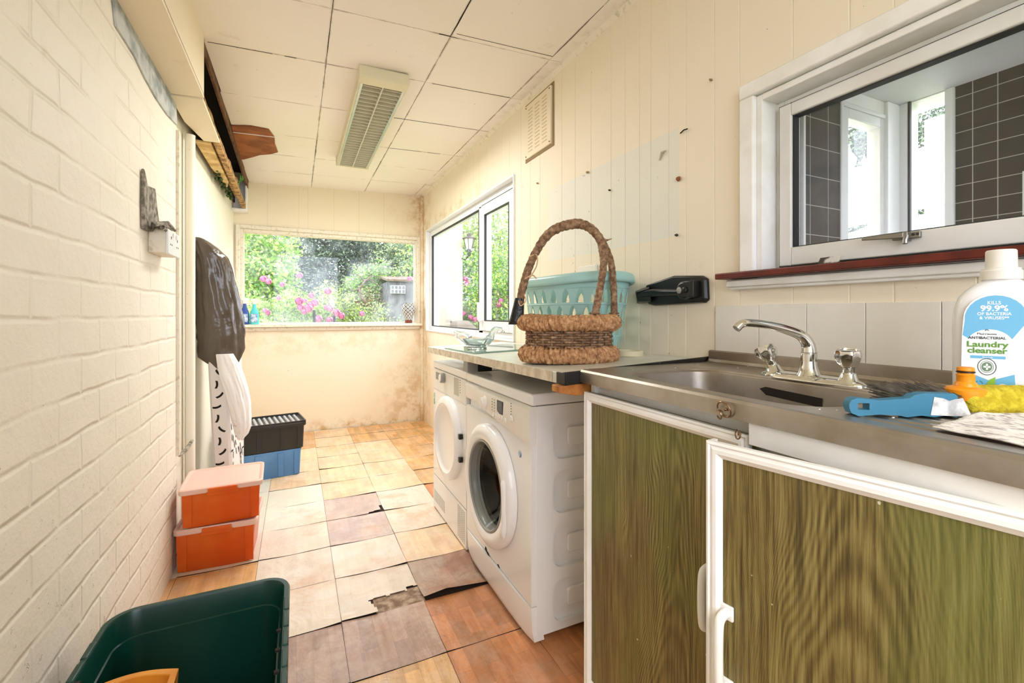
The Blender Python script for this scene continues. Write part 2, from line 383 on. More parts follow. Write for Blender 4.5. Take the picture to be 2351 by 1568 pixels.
for (x0, y0, x1, y1, wd) in ((.128, 1.9, .128, 2.36, .006), (.128, 3.45, .128, 3.86, .008), (.128, 4.0, .128, 4.7, .006), (.612, 1.6, .612, 1.93, .01), (.612, 3.42, .612, 4.2, .007), (.612, 4.4, .612, 4.6, .005), (1.112, 1.5, 1.112, 1.9, .003)):
    cb.prism([(x0-wd*.1, y0, zc(x0)-.0016), (x0+wd*.1, y0, zc(x0)-.0016), (x0+wd*.32, y0*.3+y1*.7, zc(x0)-.0016), (x0, y1, zc(x0)-.0016), (x0-wd*.28, y0*.4+y1*.6, zc(x0)-.0016)], (0, 0, .006), 1)
for (x0, x1, y0, wd) in ((-.35, -.1, 2.367, .006), (-.05, .0, 2.367, .004), (.65, 1.1, 2.367, .005), (.62, .85, 3.42, .008), (.9, 1.0, 3.42, .004), (.56, .64, 1.93, .006), (.53, 1.1, 2.875, .003), (.63, 1.11, 1.9, .002)):
    cb.prism([(x0, y0-wd*.3, zc(x0)-.0016), (x1, y0-.0004, zc(x1)-.0016), (x1, y0+.0004, zc(x1)-.0016), (x0, y0+wd*.25, zc(x0)-.0016)], (0, 0, .006), 1)
o = st(cb.obj('ceiling', [M['ceil'], M['dark']], smooth=0))
st(g.obj('ceiling_roof', M['dark']))
# coving strip at right wall and far wall
g = G(); g.prism([(XR-.02, YB, zc(1.2)), (XR+.005, YB, zc(1.2)), (XR+.005, YB, zc(1.2)-.022)], (0, YF-YB, 0)); st(g.obj('trim_1', M['oldwhite']))

# ---- right wall, match boarding with grooves and two openings
W2 = (2.5, 4.58, .945, 1.965); W3 = (-.3, .885, 1.24, 1.738)
GRV = [2.187, 1.961, 1.84, 1.711, 1.566, 1.475, 1.39, 1.327, 1.237, 1.156, 1.039, .948, .786, .647, .557, .42, .27, .15, 0, -.15, -.3, -.5, -.7] + [2.3, 2.42, 2.58, 2.7, 2.83, 2.95, 3.1, 3.22, 3.37, 3.5, 3.63, 3.78, 3.9, 4.05, 4.18, 4.33, 4.45, 4.6]
g = G()
def spans(ya, yb):
    m = (ya+yb)/2; out = [(0, 2.37)]
    for (a, b, c_, d) in (W2, W3):
        if a <= m <= b: out = [(0, c_), (d, 2.37)]
    return out
ys = sorted(set([YB, YF]+[q+dd for q in GRV for dd in (-.0022, 0, .0022)]+[W2[0], W2[1], W3[0], W3[1]]))
gset = set(GRV)
X_ = lambda yy: XR+(.0022 if yy in gset else 0)
for ya, yb in zip(ys, ys[1:]):
    for z0, z1 in spans(ya, yb): g.poly([(X_(ya), ya, z0), (X_(yb), yb, z0), (X_(yb), yb, z1), (X_(ya), ya, z1)])
for (a, b, c_, d) in (W2, W3):   # reveals and outer leaf
    for (p, q) in (((a, c_), (b, c_)), ((b, c_), (b, d)), ((b, d), (a, d)), ((a, d), (a, c_))):
        g.poly([(XR, p[0], p[1]), (XR, q[0], q[1]), (XR+.13, q[0], q[1]), (XR+.13, p[0], p[1])])
for ya, yb in zip([YB, W3[0], W3[1], W2[0], W2[1]], [W3[0], W3[1], W2[0], W2[1], YF+.1]):
    for z0, z1 in spans(ya, yb): g.poly([(XR+.13, ya, z0), (XR+.13, yb, z0), (XR+.13, yb, z1), (XR+.13, ya, z1)])
g.poly([(XR, YB, 0), (XR+.13, YB, 0), (XR+.13, YB, 2.37), (XR, YB, 2.37)]); g.poly([(XR, YB, 2.37), (XR+.13, YB, 2.37), (XR+.13, YF, 2.37), (XR, YF, 2.37)])
o = g.obj('wall_right', M['wall_r'], smooth=0); st(o)

# ---- far wall with opening
W1 = (-.46, 1.15, 1.0, 1.88)
g = G()
g.box(-.62, YF, 0, XR+.13, YF+.1, W1[2]); g.box(-.62, YF, W1[3], XR+.13, YF+.1, 2.38)
g.box(-.62, YF, W1[2], W1[0], YF+.1, W1[3]); g.box(W1[1], YF, W1[2], XR+.13, YF+.1, W1[3])
st(g.obj('wall_far', M['wall_far'], smooth=0))
g = G(); g.box(1.172, YF-.028, 0, XR, YF, 2.34); g.box(1.16, YF-.012, .9, 1.175, YF, 2.0); st(g.obj('trim_2', M['wall_far'], bevel=.004))
def ringY(g, x0, x1, z0, z1, w, y0, y1, mi=0, wb=None):
    wb = wb or w
    g.box(x0, y0, z0, x0+w, y1, z1, mi); g.box(x1-w, y0, z0, x1, y1, z1, mi); g.box(x0+w, y0, z0, x1-w, y1, z0+wb, mi); g.box(x0+w, y0, z1-w, x1-w, y1, z1, mi)
def ringX(g, y0, y1, z0, z1, w, x0, x1, mi=0, wb=None):
    wb = wb or w
    g.box(x0, y0, z0, x1, y0+w, z1, mi); g.box(x0, y1-w, z0, x1, y1, z1, mi); g.box(x0, y0+w, z0, x1, y1-w, z0+wb, mi); g.box(x0, y0+w, z1-w, x1, y1-w, z1, mi)
w1 = bpy.data.objects.new('window_1', None); COL.objects.link(w1); w1.location = (.35, YF, 1.0); w1['kind'] = 'structure'
g = G(); ringY(g, -.49, 1.172, .975, 1.918, .035, YF-.022, YF+.01); g.obj('architrave', M['oldwhite'], w1, bevel=.006)
g = G(); ringY(g, W1[0], W1[1], W1[2], W1[3], .03, YF-.005, YF+.09); ringY(g, W1[0]+.022, W1[1]-.022, W1[2]+.022, W1[3]-.022, .014, YF+.01, YF+.05); g.obj('window_frame', M['oldwhite'], w1, bevel=.004)
g = G(); g.box(W1[0]+.02, YF+.03, W1[2]+.02, W1[1]-.02, YF+.035, W1[3]-.02); g.obj('pane', M['glass_far'], w1)
g = G(); g.box(-.5, YF-.075, .995, 1.178, YF+.02, 1.022); g.box(-.47, YF-.03, .96, 1.16, YF, .994); g.obj('window_sill', M['oldwhite'], w1, bevel=.005)
# ---- window_2 : white plastic, fixed light and casement
w2 = bpy.data.objects.new('window_2', None); COL.objects.link(w2); w2.location = (XR+.1, 3.5, .945); w2['kind'] = 'structure'
XG = 1.255
g = G(); ringX(g, W2[0], W2[1], W2[2], W2[3], .012, XR-.012, XG, 0); g.obj('reveal_lining', M['upvc'], w2, bevel=.002)
g = G(); ringX(g, W2[0]+.012, W2[1]-.012, W2[2]+.012, W2[3]-.012, .055, XG-.02, XG+.05, 0, .04)
g.box(XG-.02, 3.12, W2[2]+.03, XG+.05, 3.20, W2[3]-.05); g.obj('window_frame', M['upvc'], w2, bevel=.004)
g = G(); ringX(g, W2[0]+.062, 3.125, W2[2]+.05, W2[3]-.062, .075, XG-.035, XG+.02); g.obj('casement', M['upvc'], w2, bevel=.006)
g = G(); ringX(g, W2[0]+.05, 3.13, W2[2]+.048, W2[3]-.055, .008, XG-.028, XG-.018)
ringX(g, W2[0]+.135, 3.053, W2[2]+.122, W2[3]-.135, .007, XG-.037, XG-.02); ringX(g, 3.2, W2[1]-.066, W2[2]+.05, W2[3]-.066, .007, XG-.022, XG)
g.obj('gasket', M['rubber'], w2)
g = G(); g.box(XG, W2[0]+.09, W2[2]+.05, XG+.004, W2[1]-.03, W2[3]-.06); g.obj('pane', M['glass'], w2)
g = G(); g.box(XG-.06, 3.075, 1.05, XG-.035, 3.1, 1.075); g.tube([(XG-.055, 3.088, 1.06), (XG-.07, 3.088, 1.08), (XG-.07, 3.088, 1.2)], .009); g.obj('handle', M['upvc'], w2, bevel=.003)
# ---- window_3 : kitchen window above the sink
w3 = bpy.data.objects.new('window_3', None); COL.objects.link(w3); w3.location = (XR+.1, .4, 1.24); w3['kind'] = 'structure'
g = G(); g.box(XR-.026, W3[0]-.04, 1.742, XR, .93, 1.785); g.box(XR-.0255, .885, 1.222, XR, .93, 1.742); g.box(XR-.0255, W3[0]-.04, 1.222, XR, W3[0], 1.742)
g.obj('architrave', M['white'], w3, bevel=.004)
g = G(); ringX(g, W3[0], W3[1], W3[2]-.02, W3[3]+.002, .018, XR-.01, XR+.1); g.obj('reveal_lining', M['white'], w3, bevel=.002)
g = G(); ringX(g, W3[0]+.018, W3[1]-.016, W3[2]-.005, W3[3]-.016, .024, XR+.052, XR+.11, 0, .02); g.obj('window_frame', M['white'], w3, bevel=.003)
XS3 = XR+.048
g = G(); ringX(g, W3[0]+.03, W3[1]-.036, W3[2]+.012, W3[3]-.036, .034, XS3-.012, XS3+.03, 0, .05); g.obj('sash', M['upvc_grey'], w3, bevel=.003)
g = G(); ringX(g, W3[0]+.028, W3[1]-.034, W3[2]+.01, W3[3]-.034, .003, XS3-.008, XS3+.02); ringX(g, W3[0]+.06, W3[1]-.069, W3[2]+.061, W3[3]-.069, .004, XS3-.004, XS3+.02); g.obj('gasket', M['rubber'], w3)
g = G(); g.box(XS3+.01, W3[0]+.05, W3[2]+.05, XS3+.014, W3[1]-.06, W3[3]-.06); g.obj('pane', M['glass'], w3)
h0 = ax(1965, 545, XS3-.02); h1 = ax(2125, 535, XS3-.02)
g = G(); hy, hz = ax(2085, 540, XS3-.02).y, ax(2085, 540, XS3-.02).z
g.box(XS3-.022, hy-.022, hz-.008, XS3-.012, hy+.03, hz+.006); g.box(XS3-.03, hy-.003, hz-.014, XS3-.012, hy+.006, hz+.008)
g.loft([[(XS3-.03, hy+.005, hz-.006), (XS3-.018, hy+.005, hz-.006), (XS3-.018, hy+.005, hz+.007), (XS3-.03, hy+.005, hz+.007)], [(XS3-.036, hy+.085, hz-.001), (XS3-.03, hy+.085, hz-.001), (XS3-.03, hy+.085, hz+.006), (XS3-.036, hy+.085, hz+.006)]])
g.tube([(XS3-.024, hy, hz), (XS3-.03, hy+.001, hz-.012), (XS3-.03, hy+.001, hz-.02)], .005)
g.obj('handle', M['metal'], w3, bevel=.0015)
g = G()
for dy in (-.018, -.010): g.lathe([(.0028, 0), (.0028, .002)], (XS3-.022, hy+dy, hz), FX, 12)
g.obj('screw', M['rubber'], w3)
g = G(); g.box(XR-.05, W3[0]-.05, 1.222, XR+.06, .995, 1.24); g.obj('window_sill', M['mahog'], w3, bevel=.003)
g = G(); g.box(XR-.026, W3[0]-.05, 1.198, XR, .975, 1.218); g.box(XR-.018, W3[0]-.05, 1.19, XR, .97, 1.2); g.obj('sill_moulding', M['white'], w3, bevel=.003)

# ---- splashback tiles painted pale
g = G(); tb = [1.031, .881, .746, .61, .472, .33, .19, .05]
for a, b in zip(tb, tb[1:]): g.box(XR-.006, b+.0008, 1.0, XR+.001, a-.0008, 1.145+random.uniform(-.002, .002))
M['ptile'] = mat('painted tile', S(238, 234, 224), .4, c2=S(230, 226, 214), sc=6); st(g.obj('trim_3', M['ptile'], bevel=.001))

# ---- left bulkhead: soffit boxing, decayed towards the far end
st(G().prism([(XL, YB, 2.04), (-.357, YB, 2.04), (-.357, YB, 2.056), (XL, YB, 2.056)], (0, 1.62-YB, 0)).prism([(XL, 1.624, 2.035), (-.357, 1.624, 2.04), (-.357, 1.624, 2.056), (XL, 1.624, 2.05)], (0, 2.33-1.624, 0))
   .box(-.372, YB, 2.05, -.357, 2.33, 2.31).obj('trim_4', M['soffit'], bevel=.0015))
g = G(); g.prism([(XL, 2.335, 2.03), (-.362, 2.335, 2.033), (-.368, 2.86, 2.025), (-.44, 2.86, 2.025), (XL, 2.62, 2.027)], (0, 0, .012)); st(g.obj('trim_5', M['soffit'], bevel=.001))
g = G(); g.box(-.505, 4.6, 2.02, -.40, 4.74, 2.035); g.box(-.405, 4.6, 2.02, -.393, 4.74, 2.29); g.box(-.505, 4.7, 2.03, -.4, 4.73, 2.3); st(g.obj('trim_6', M['white'], bevel=.002))
g = G(); g.loft([[(-.374, 2.34, 2.26), (-.362, 2.34, 2.26), (-.362, 2.34, 2.32), (-.374, 2.34, 2.32)], [(-.402, 4.7, 2.235), (-.388, 4.7, 2.235), (-.388, 4.7, 2.32), (-.402, 4.7, 2.32)]]); 
tag(g.obj('timber_batten', M['brownw'], bevel=.002), 'dark brown timber board running along the ceiling edge above the gap', 'timber')
g = G(); g.loft([[(-.402, 2.87, 2.025), (-.37, 2.87, 2.025), (-.37, 2.87, 2.065), (-.402, 2.87, 2.065)], [(-.43, 4.6, 2.036), (-.40, 4.6, 2.036), (-.40, 4.6, 2.075), (-.43, 4.6, 2.075)]])
tag(g.obj('timber_batten', M['rotten'], bevel=.003), 'rotten pale timber batten exposed along the bottom of the ceiling gap', 'timber')
g = G(); pts = []
for k in range(26):
    yy = 2.345+k*.075; pts.append((yy, 2.2+.04*noise.noise(Vector((yy*5, 3, 1)))-.06*(k/25)))
ed = [(-.43, 2.345, 2.045)]+[(-.43, a, b) for a, b in pts]+[(-.44, 4.22, 2.045)]
g.prism(ed, (.018, 0, 0)); st(g.obj('trim_7', M['rotten']))
g = G(); g.box(-.5, 2.34, 2.10, -.49, 4.7, 2.34); st(g.obj('trim_8', M['dark']))
g = G(); q = [(-.48, 2.87, 2.02), (-.41, 2.87, 2.02), (-.42, 3.3, 2.025), (-.425, 3.7, 2.025), (-.452, 3.86, 2.022), (-.46, 3.6, 2.022), (-.478, 3.35, 2.022)]
g.prism(q, (0, 0, .01)); tag(g.obj('broken_soffit_board', mat('yellowed board', S(232, 204, 140), .7, c2=S(190, 150, 84), sc=10, bump=.002)), 'broken yellowed board edge left hanging under the rotten batten', 'board')
g = G(); q = [az(531, 289, 2.297), az(575, 291, 2.297), az(617, 300, 2.297), az(630, 318, 2.297), az(631, 333, 2.297), az(638, 352, 2.297), az(620, 356, 2.297), az(596, 357, 2.297), az(582, 361, 2.297), az(560, 366, 2.297), az(551, 366, 2.297)]
q = [(p.x, p.y, zc(p.x)-.0075) for p in q]; g.prism(q, (0, 0, .0065)); tag(g.obj('bare_ceiling_patch', M['rust'], bevel=.001), 'torn patch of rusty brown bare hardboard on the ceiling', 'board')
g = G(); a = az(535, 303, 2.295); b = az(631, 317, 2.295); g.tube([(a.x, a.y, zc(a.x)-.0095), (b.x, b.y, zc(b.x)-.0095)], .0028, 6); tag(g.obj('white_wire', M['white']), 'thin white wire lying across the brown ceiling patch', 'wire')
# moss and fern
M['fern'] = mat('fern green', S(96, 160, 60), .6, c2=S(60, 120, 40), sc=30); M['moss'] = mat('dark moss', S(70, 92, 36), .95, c2=S(40, 44, 22), sc=40, bump=.01, bsc=90)
t = thing('fern', 'small bright green fern sprouting from the rotten ceiling gap', 'plant', (-.405, 3.98, 2.08))
for (dx, dy, ln, lean) in ((0, 0, .13, .02), (.01, -.06, .1, .03), (-.01, .07, .09, .01)):
    g = G(); p0 = Vector((-.40+dx, 3.95+dy, 2.07)); P = [p0+Vector((lean*math.sin(u*2.5), .02*u, ln*u-.04*u*u)) for u in [i/9 for i in range(10)]]
    g.tube(P, .0015, 5)
    for i, p in enumerate(P[1:]):
        w = .036*math.sin((i+1.5)/10*PI)
        for sgn in (-1, 1): g.prism([p, p+Vector((.004, sgn*w*.5, .009)), p+Vector((.002, sgn*w, .004)), p+Vector((.004, sgn*w*.5, -.004))], (.0008, 0, 0))
    g.obj('frond', M['fern'], t)
g = G()
for k in range(70):
    yy = 3.35+random.random()*.85; q_ = random.uniform(.005, .014); g.sphere((-.478+.03*random.random(), yy, 2.005+.05*random.random()), (q_, q_*2, q_), n=7, m=5)
tag(g.obj('moss_clump', M['moss']), 'dark green moss growing along the wall top by the gap', 'moss', kind='stuff')

# ---- flashing strip on brick wall and grey tape down to socket
q = [ax(258, -40, XL), ax(280, -22, XL), ax(291, 0, XL), ax(345, 118, XL), ax(401, 228, XL), ax(403, 287, XL), ax(380, 262, XL), ax(355, 225, XL), ax(330, 180, XL), ax(305, 128, XL), ax(280, 88, XL), ax(262, 60, XL), ax(255, 0, XL)]
g = G(); g.prism([(XL+.0005, p.y, p.z) for p in q], (.006, 0, 0)); tag(g.obj('flashing_strip', M['lead'], bevel=.001), 'mottled grey flashing strip peeling along the brick wall top', 'flashing')
q = [(322, 385), (330, 425), (348, 432), (352, 470), (357, 512), (372, 520), (352, 534), (333, 530), (322, 525), (321, 460)]
g = G(); V = [ax(a, b, XL) for a, b in q]; g.prism([(XL+.0005, p.y, p.z) for p in V], (.012, 0, 0))
M['fluff'] = mat('cobwebbed grey plaster', S(176, 168, 152), .95, c2=S(104, 98, 86), sc=38, bump=.008, bsc=60)
tag(g.obj('plaster_patch', M['fluff'], bevel=.004), 'crumbling grey cobwebbed plaster strip above the wall socket', 'plaster')
g = G()
for k in range(3): g.tube([ax(340+k*8, 528, XL)+Vector((.01, 0, 0)), ax(352+k*9, 515+k*4, XL+.03), ax(385-k*6, 512+k*5, XL+.05), ax(402-k*9, 530, XL+.055)], [.006, .01, .008, .005], 7)
tag(g.obj('loose_cable_wrap', M['fluff']), 'crumpled grey cable wrapping draped over the wall socket', 'cable')
t = thing('wall_socket', 'surface mounted double wall socket with dirty white back box on brick wall', 'socket', (XL, 2.12, 1.34))
g = G(); g.box(XL, 2.035, 1.34, XL+.052, 2.215, 1.425); g.obj('back_box', M['oldwhite'], t, bevel=.003)
g = G(); g.box(XL+.052, 2.032, 1.337, XL+.06, 2.218, 1.428); g.obj('face_plate', M['upvc'], t, bevel=.003)
for yy in (2.075, 2.17):
    g = G(); g.box(XL+.06, yy-.004, 1.395, XL+.0605, yy+.004, 1.405); g.box(XL+.06, yy-.015, 1.372, XL+.0605, yy-.007, 1.377); g.box(XL+.06, yy+.007, 1.372, XL+.0605, yy+.015, 1.377); g.obj('socket_outlet', M['dark'], t)
for yy in (2.1, 2.15): g = G(); g.box(XL+.06, yy-.005, 1.405, XL+.064, yy+.005, 1.42); g.obj('switch', M['white_pl'], t)
g = G(); g.box(XL-.002, 2.455, .49, XL+.012, 2.475, 1.93); tag(g.obj('cable_trunking', M['oldwhite'], bevel=.002), 'narrow cream plastic cable trunking running down the end of brick wall', 'trunking')
g = G(); g.tube([(XL2+.03, 2.72, .0), (XL2+.03, 2.72, 2.0)], .022, 16); tag(g.obj('pipe', M['wall_l2'], smooth=60), 'cream painted vertical pipe on the left wall beside the trunking', 'pipe')
g = G(); g.tube([(XL+.01, 2.47, .487), (XL+.02, 2.55, .492), (XL+.015, 2.74, .495)], [.006, .009, .006], 8); tag(g.obj('cable_stub', M['fluff']), 'short crusty cable stub sticking out below the trunking', 'cable')

# ---- ceiling light
def light_fitting():
    t = thing('ceiling_light', 'long cream ceiling light fitting with silver louvre grille', 'light', (.395, 3.03, zc(.4)))
    x0, x1, y0, y1, zt, zb = .278, .512, 2.36, 3.74, zc(.4)-.001, 2.256
    cm = mat('yellowed white metal', S(228, 220, 190), .4)
    g = G(); g.box(x0, y0, zb+.03, x1, y1, zt); g.box(x0, y0, zb, x0+.008, y1, zb+.04); g.box(x1-.008, y0, zb, x1, y1, zb+.04); g.obj('housing', cm, t, bevel=.003)
    g = G(); g.loft([[(x0-.004, y0, zb-.004), (x1+.004, y0, zb-.004), (x1+.004, y0, zt), (x0-.004, y0, zt)], [(x0-.004, y0-.055, zb+.012), (x1+.004, y0-.055, zb+.012), (x1+.004, y0-.05, zt), (x0-.004, y0-.05, zt)]]); g.obj('end_cap', cm, t, bevel=.006)
    g = G(); g.box(x0-.004, y1, zb-.002, x1+.004, y1+.015, zt); g.obj('end_cap', cm, t, bevel=.004)
    rf = mat('bright aluminium', S(220, 220, 214), .25, .9)
    for s_, xx in ((1, x0+.008), (-1, x1-.008)):
        g = G(); g.prism([(xx, y0, zb), (xx+s_*.012, y0, zb), (xx+s_*.03, y0, zb+.04), (xx, y0, zb+.04)], (0, y1-y0, 0)); g.obj('reflector', rf, t)
    xm = (x0+x1)/2; lv = mat('satin louvre metal', S(214, 210, 196), .4, .15)
    g = G(); g.box(xm-.003, y0, zb, xm+.003, y1, zb+.034); n = 30
    for k in range(n):
        yy = y0+.02+(y1-y0-.04)*k/(n-1)
        for a, b in ((x0+.02, xm-.003), (xm+.003, x1-.02)): g.prism([(a, yy, zb+.001), (a, yy+.004, zb+.001), (a, yy+.009, zb+.034), (a, yy+.006, zb+.034)], (b-a, 0, 0))
    g.obj('louvre', lv, t)
    for xx in (xm-.055, xm+.055): g = G(); g.tube([(xx, y0+.02, zb+.043), (xx, y1-.02, zb+.043)], .012, 12); g.obj('tube_lamp', M['white_pl'], t)
light_fitting()
al = bpy.data.lights.new('fill_light', 'AREA'); al.shape = 'RECTANGLE'; al.size = .2; al.size_y = 1.3; al.energy = 8.5; al.color = (1, .98, .95)  # added fill light brightening the far end; the fitting itself is unlit
alo = bpy.data.objects.new('fill_light', al); COL.objects.link(alo); alo.location = (.395, 3.05, 2.25)
g = G(); p = az(797, 368, 2.32); g.tube([(.36, 3.77, 2.33), (.362, 3.8, 2.3), (.366, 3.81, 2.28)], .0018, 6); tag(g.obj('dangling_wire', M['black']), 'tiny dark wire end hanging from ceiling past the light', 'wire')

# ---- vent plate high on right wall
t = thing('vent_plate', 'cream perforated vent plate high on the boarded wall', 'vent', (XR, 2.19, 2.0))
g = G(); g.box(XR-.014, 2.05, 2.0, XR, 2.34, 2.30); g.obj('plate', M['soffit'], t, bevel=.002)
for a in range(3):
    g = G()
    for b in range(13):
        g.box(XR-.0155, 2.09+a*.08, 2.03+b*.0195, XR-.0138, 2.14+a*.08, 2.034+b*.0195)
    g.obj('slot_column', mat('slot paint', S(208, 194, 160), .8), t)
for a, b in ((2.062, 2.012), (2.328, 2.012), (2.062, 2.288), (2.328, 2.288)): g = G(); g.lathe([(.004, 0), (.003, .002)], (XR-.014, a, b), FX, 10); g.obj('screw', M['dark'], t)
g = G(); ringX(g, 2.035, 2.355, 1.985, 2.315, .012, XR-.004, XR); tag(g.obj('vent_surround', mat('dirty sealant', S(150, 128, 90), .8)), 'dirty sealant line around the cream vent plate', 'sealant')

# ---- small wall marks that stand proud: hooks, screws, plugs
def nub(px, py, r, name, label, col, ln=.012):
    p = ax(px, py, XR); g = G(); g.lathe([(r*.5, 0), (r, ln*.3), (r*.6, ln)], (XR, p.y, p.z), FX, 10); tag(g.obj(name, mat(name+' paint', col, .7)), label, 'screw' if 'screw' in name else name.split('_')[-1])
nub(1560, 411, .009, 'wall_plug', 'rusty brown wall plug right of the pale wall patch', S(140, 84, 44))
nub(1402, 437, .004, 'old_nail', 'small dark nail in the middle of the pale wall patch', S(40, 30, 22))
nub(1351, 396, .006, 'painted_screw', 'painted over screw head at the top edge of pale patch', S(170, 140, 92))
nub(1236, 421, .005, 'painted_screw', 'painted over screw head below the vent plate', S(170, 140, 92))
nub(1556, 540, .005, 'old_nail', 'small dark nail at the lower right corner of pale patch', S(60, 46, 32))
nub(1635, 184, .004, 'painted_screw', 'painted over screw head high on wall left of kitchen window', S(150, 124, 84))
a, b = ax(1562, 306, XR-.004), ax(1578, 296, XR-.012)
g = G(); g.tube([a, (a+b)/2+Vector((0, 0, .004)), b], .0022, 6); tag(g.obj('bent_nail', M['dark']), 'bent nail at the upper right corner of the pale patch', 'nail')
p = ax(1525, 352, XR)
g = G(); g.tube([(XR-.003, p.y+.02, p.z-.02), (XR-.006, p.y+.005, p.z+.004), (XR-.004, p.y-.012, p.z+.006)], [.002, .005, .002], 6); tag(g.obj('peeling_flake', mat('curled paint flake', S(190, 178, 152), .7)), 'curl of peeling paint near top right of the pale patch', 'paint flake')
# socket behind laundry basket
t = thing('wall_socket', 'white double wall socket half hidden behind mint laundry basket', 'socket', (XR, 1.735, 1.3))
g = G(); g.box(XR-.012, 1.66, 1.25, XR, 1.8, 1.336); g.obj('face_plate', M['white_pl'], t, bevel=.003)
for yy in (1.695, 1.765):
    g = G(); g.box(XR-.0125, yy-.003, 1.287, XR-.012, yy+.003, 1.296); g.box(XR-.0125, yy-.014, 1.27, XR-.012, yy-.008, 1.274); g.box(XR-.0125, yy+.008, 1.27, XR-.012, yy+.014, 1.274); g.obj('socket_outlet', M['dark'], t)

#@@OBJECTS
# ================================================================== WORKTOP AND MACHINES
def zw(x, y): return .957-.0195*(y-1.06)+.03*(x-.68)          # the loose board is not level
wt = thing('worktop', 'pale grey laminate worktop lying loose over the two machines', 'worktop', (.94, 1.8, .93))
g = G()
P = [(.66, 1.06), (1.197, 1.06), (1.197, 4.3), (1.197, 2.66), (.69, 2.62)]; P = [(.66, 1.062), (1.197, 1.062), (1.197, 2.66), (.69, 2.61)]
g.loft([[(x, y, zw(x, y)-.032) for x, y in P], [(x, y, zw(x, y)) for x, y in P]])
M['lam'] = mat('pale laminate', S(226, 226, 214), .3, c2=S(212, 214, 202), sc=16); M['lam_edge'] = mat('worn laminate edge', S(224, 214, 192), .5, c2=S(196, 182, 154), sc=30)
g.obj('top_board', M['lam'], wt, bevel=.002)
g = G(); g.loft([[(P[0][0]-.0015, P[0][1]+.07, zw(*P[0])-.032), (P[0][0], P[0][1]+.07, zw(*P[0])-.032), (P[0][0], P[0][1]+.07, zw(*P[0])-.001), (P[0][0]-.0015, P[0][1]+.07, zw(*P[0])-.001)], [(P[3][0]-.0015, P[3][1], zw(*P[3])-.032), (P[3][0], P[3][1], zw(*P[3])-.032), (P[3][0], P[3][1], zw(*P[3])-.001), (P[3][0]-.0015, P[3][1], zw(*P[3])-.001)]])
g.obj('edge_band', M['lam_edge'], wt)
g = G(); g.loft([[(.652, 1.052, .926), (.652, 1.062, .926), (.652, 1.062, .960), (.652, 1.052, .960)], [(1.197, 1.052, .945), (1.197, 1.062, .945), (1.197, 1.062, .982), (1.197, 1.052, .982)]])
g.box(.655, 1.05, .926, .662, 1.10, .957)
g.obj('black_end_strip', mat('paint-flecked black strip', S(24, 23, 21), .4, c2=S(200, 196, 184), sc=60, thr=(.66, .7)), wt, bevel=.001)
for xx in (.735, .905, 1.05): g = G(); g.lathe([(.006, 0), (.005, .003)], (xx, 1.052, .945+.03*(xx-.66)), RX(PI/2), 12); g.obj('screw', M['metal'], wt)
# pine batten under worktop end
g = G(); g.prism([(.60, 1.075, .905), (.63, 1.06, .895), (.9, 1.06, .90), (.9, 1.09, .93), (.62, 1.09, .925)], (0, .0, .0001)) if False else g.loft([[(.64, 1.055, .905), (.64, 1.1, .905), (.64, 1.1, .923), (.64, 1.055, .923)], [(.69, 1.055, .895), (.69, 1.1, .895), (.69, 1.1, .926), (.69, 1.055, .926)], [(1.1, 1.055, .899), (1.1, 1.1, .899), (1.1, 1.1, .93), (1.1, 1.055, .93)]])
tag(g.obj('pine_batten', M['orange_wood'], bevel=.002), 'knotty orange pine batten poking out under the worktop end', 'timber')
g = G(); g.box(.745, 1.93, .852, .835, 2.02, .905, 0); g.box(.745, 1.928, .852, .79, 2.0, .91, 0)
t = thing('support_block', 'black and grey block propping the worktop above the dryer', 'block', (.78, 1.98, .85))
g.b.free(); g = G(); g.box(.70, 1.955, .853, .75, 2.012, .905); g.obj('grey_face', M['grey_pl'], t, bevel=.002)
g = G(); g.box(.751, 1.955, .853, .82, 2.012, .906); g.obj('black_body', M['black'], t, bevel=.002)

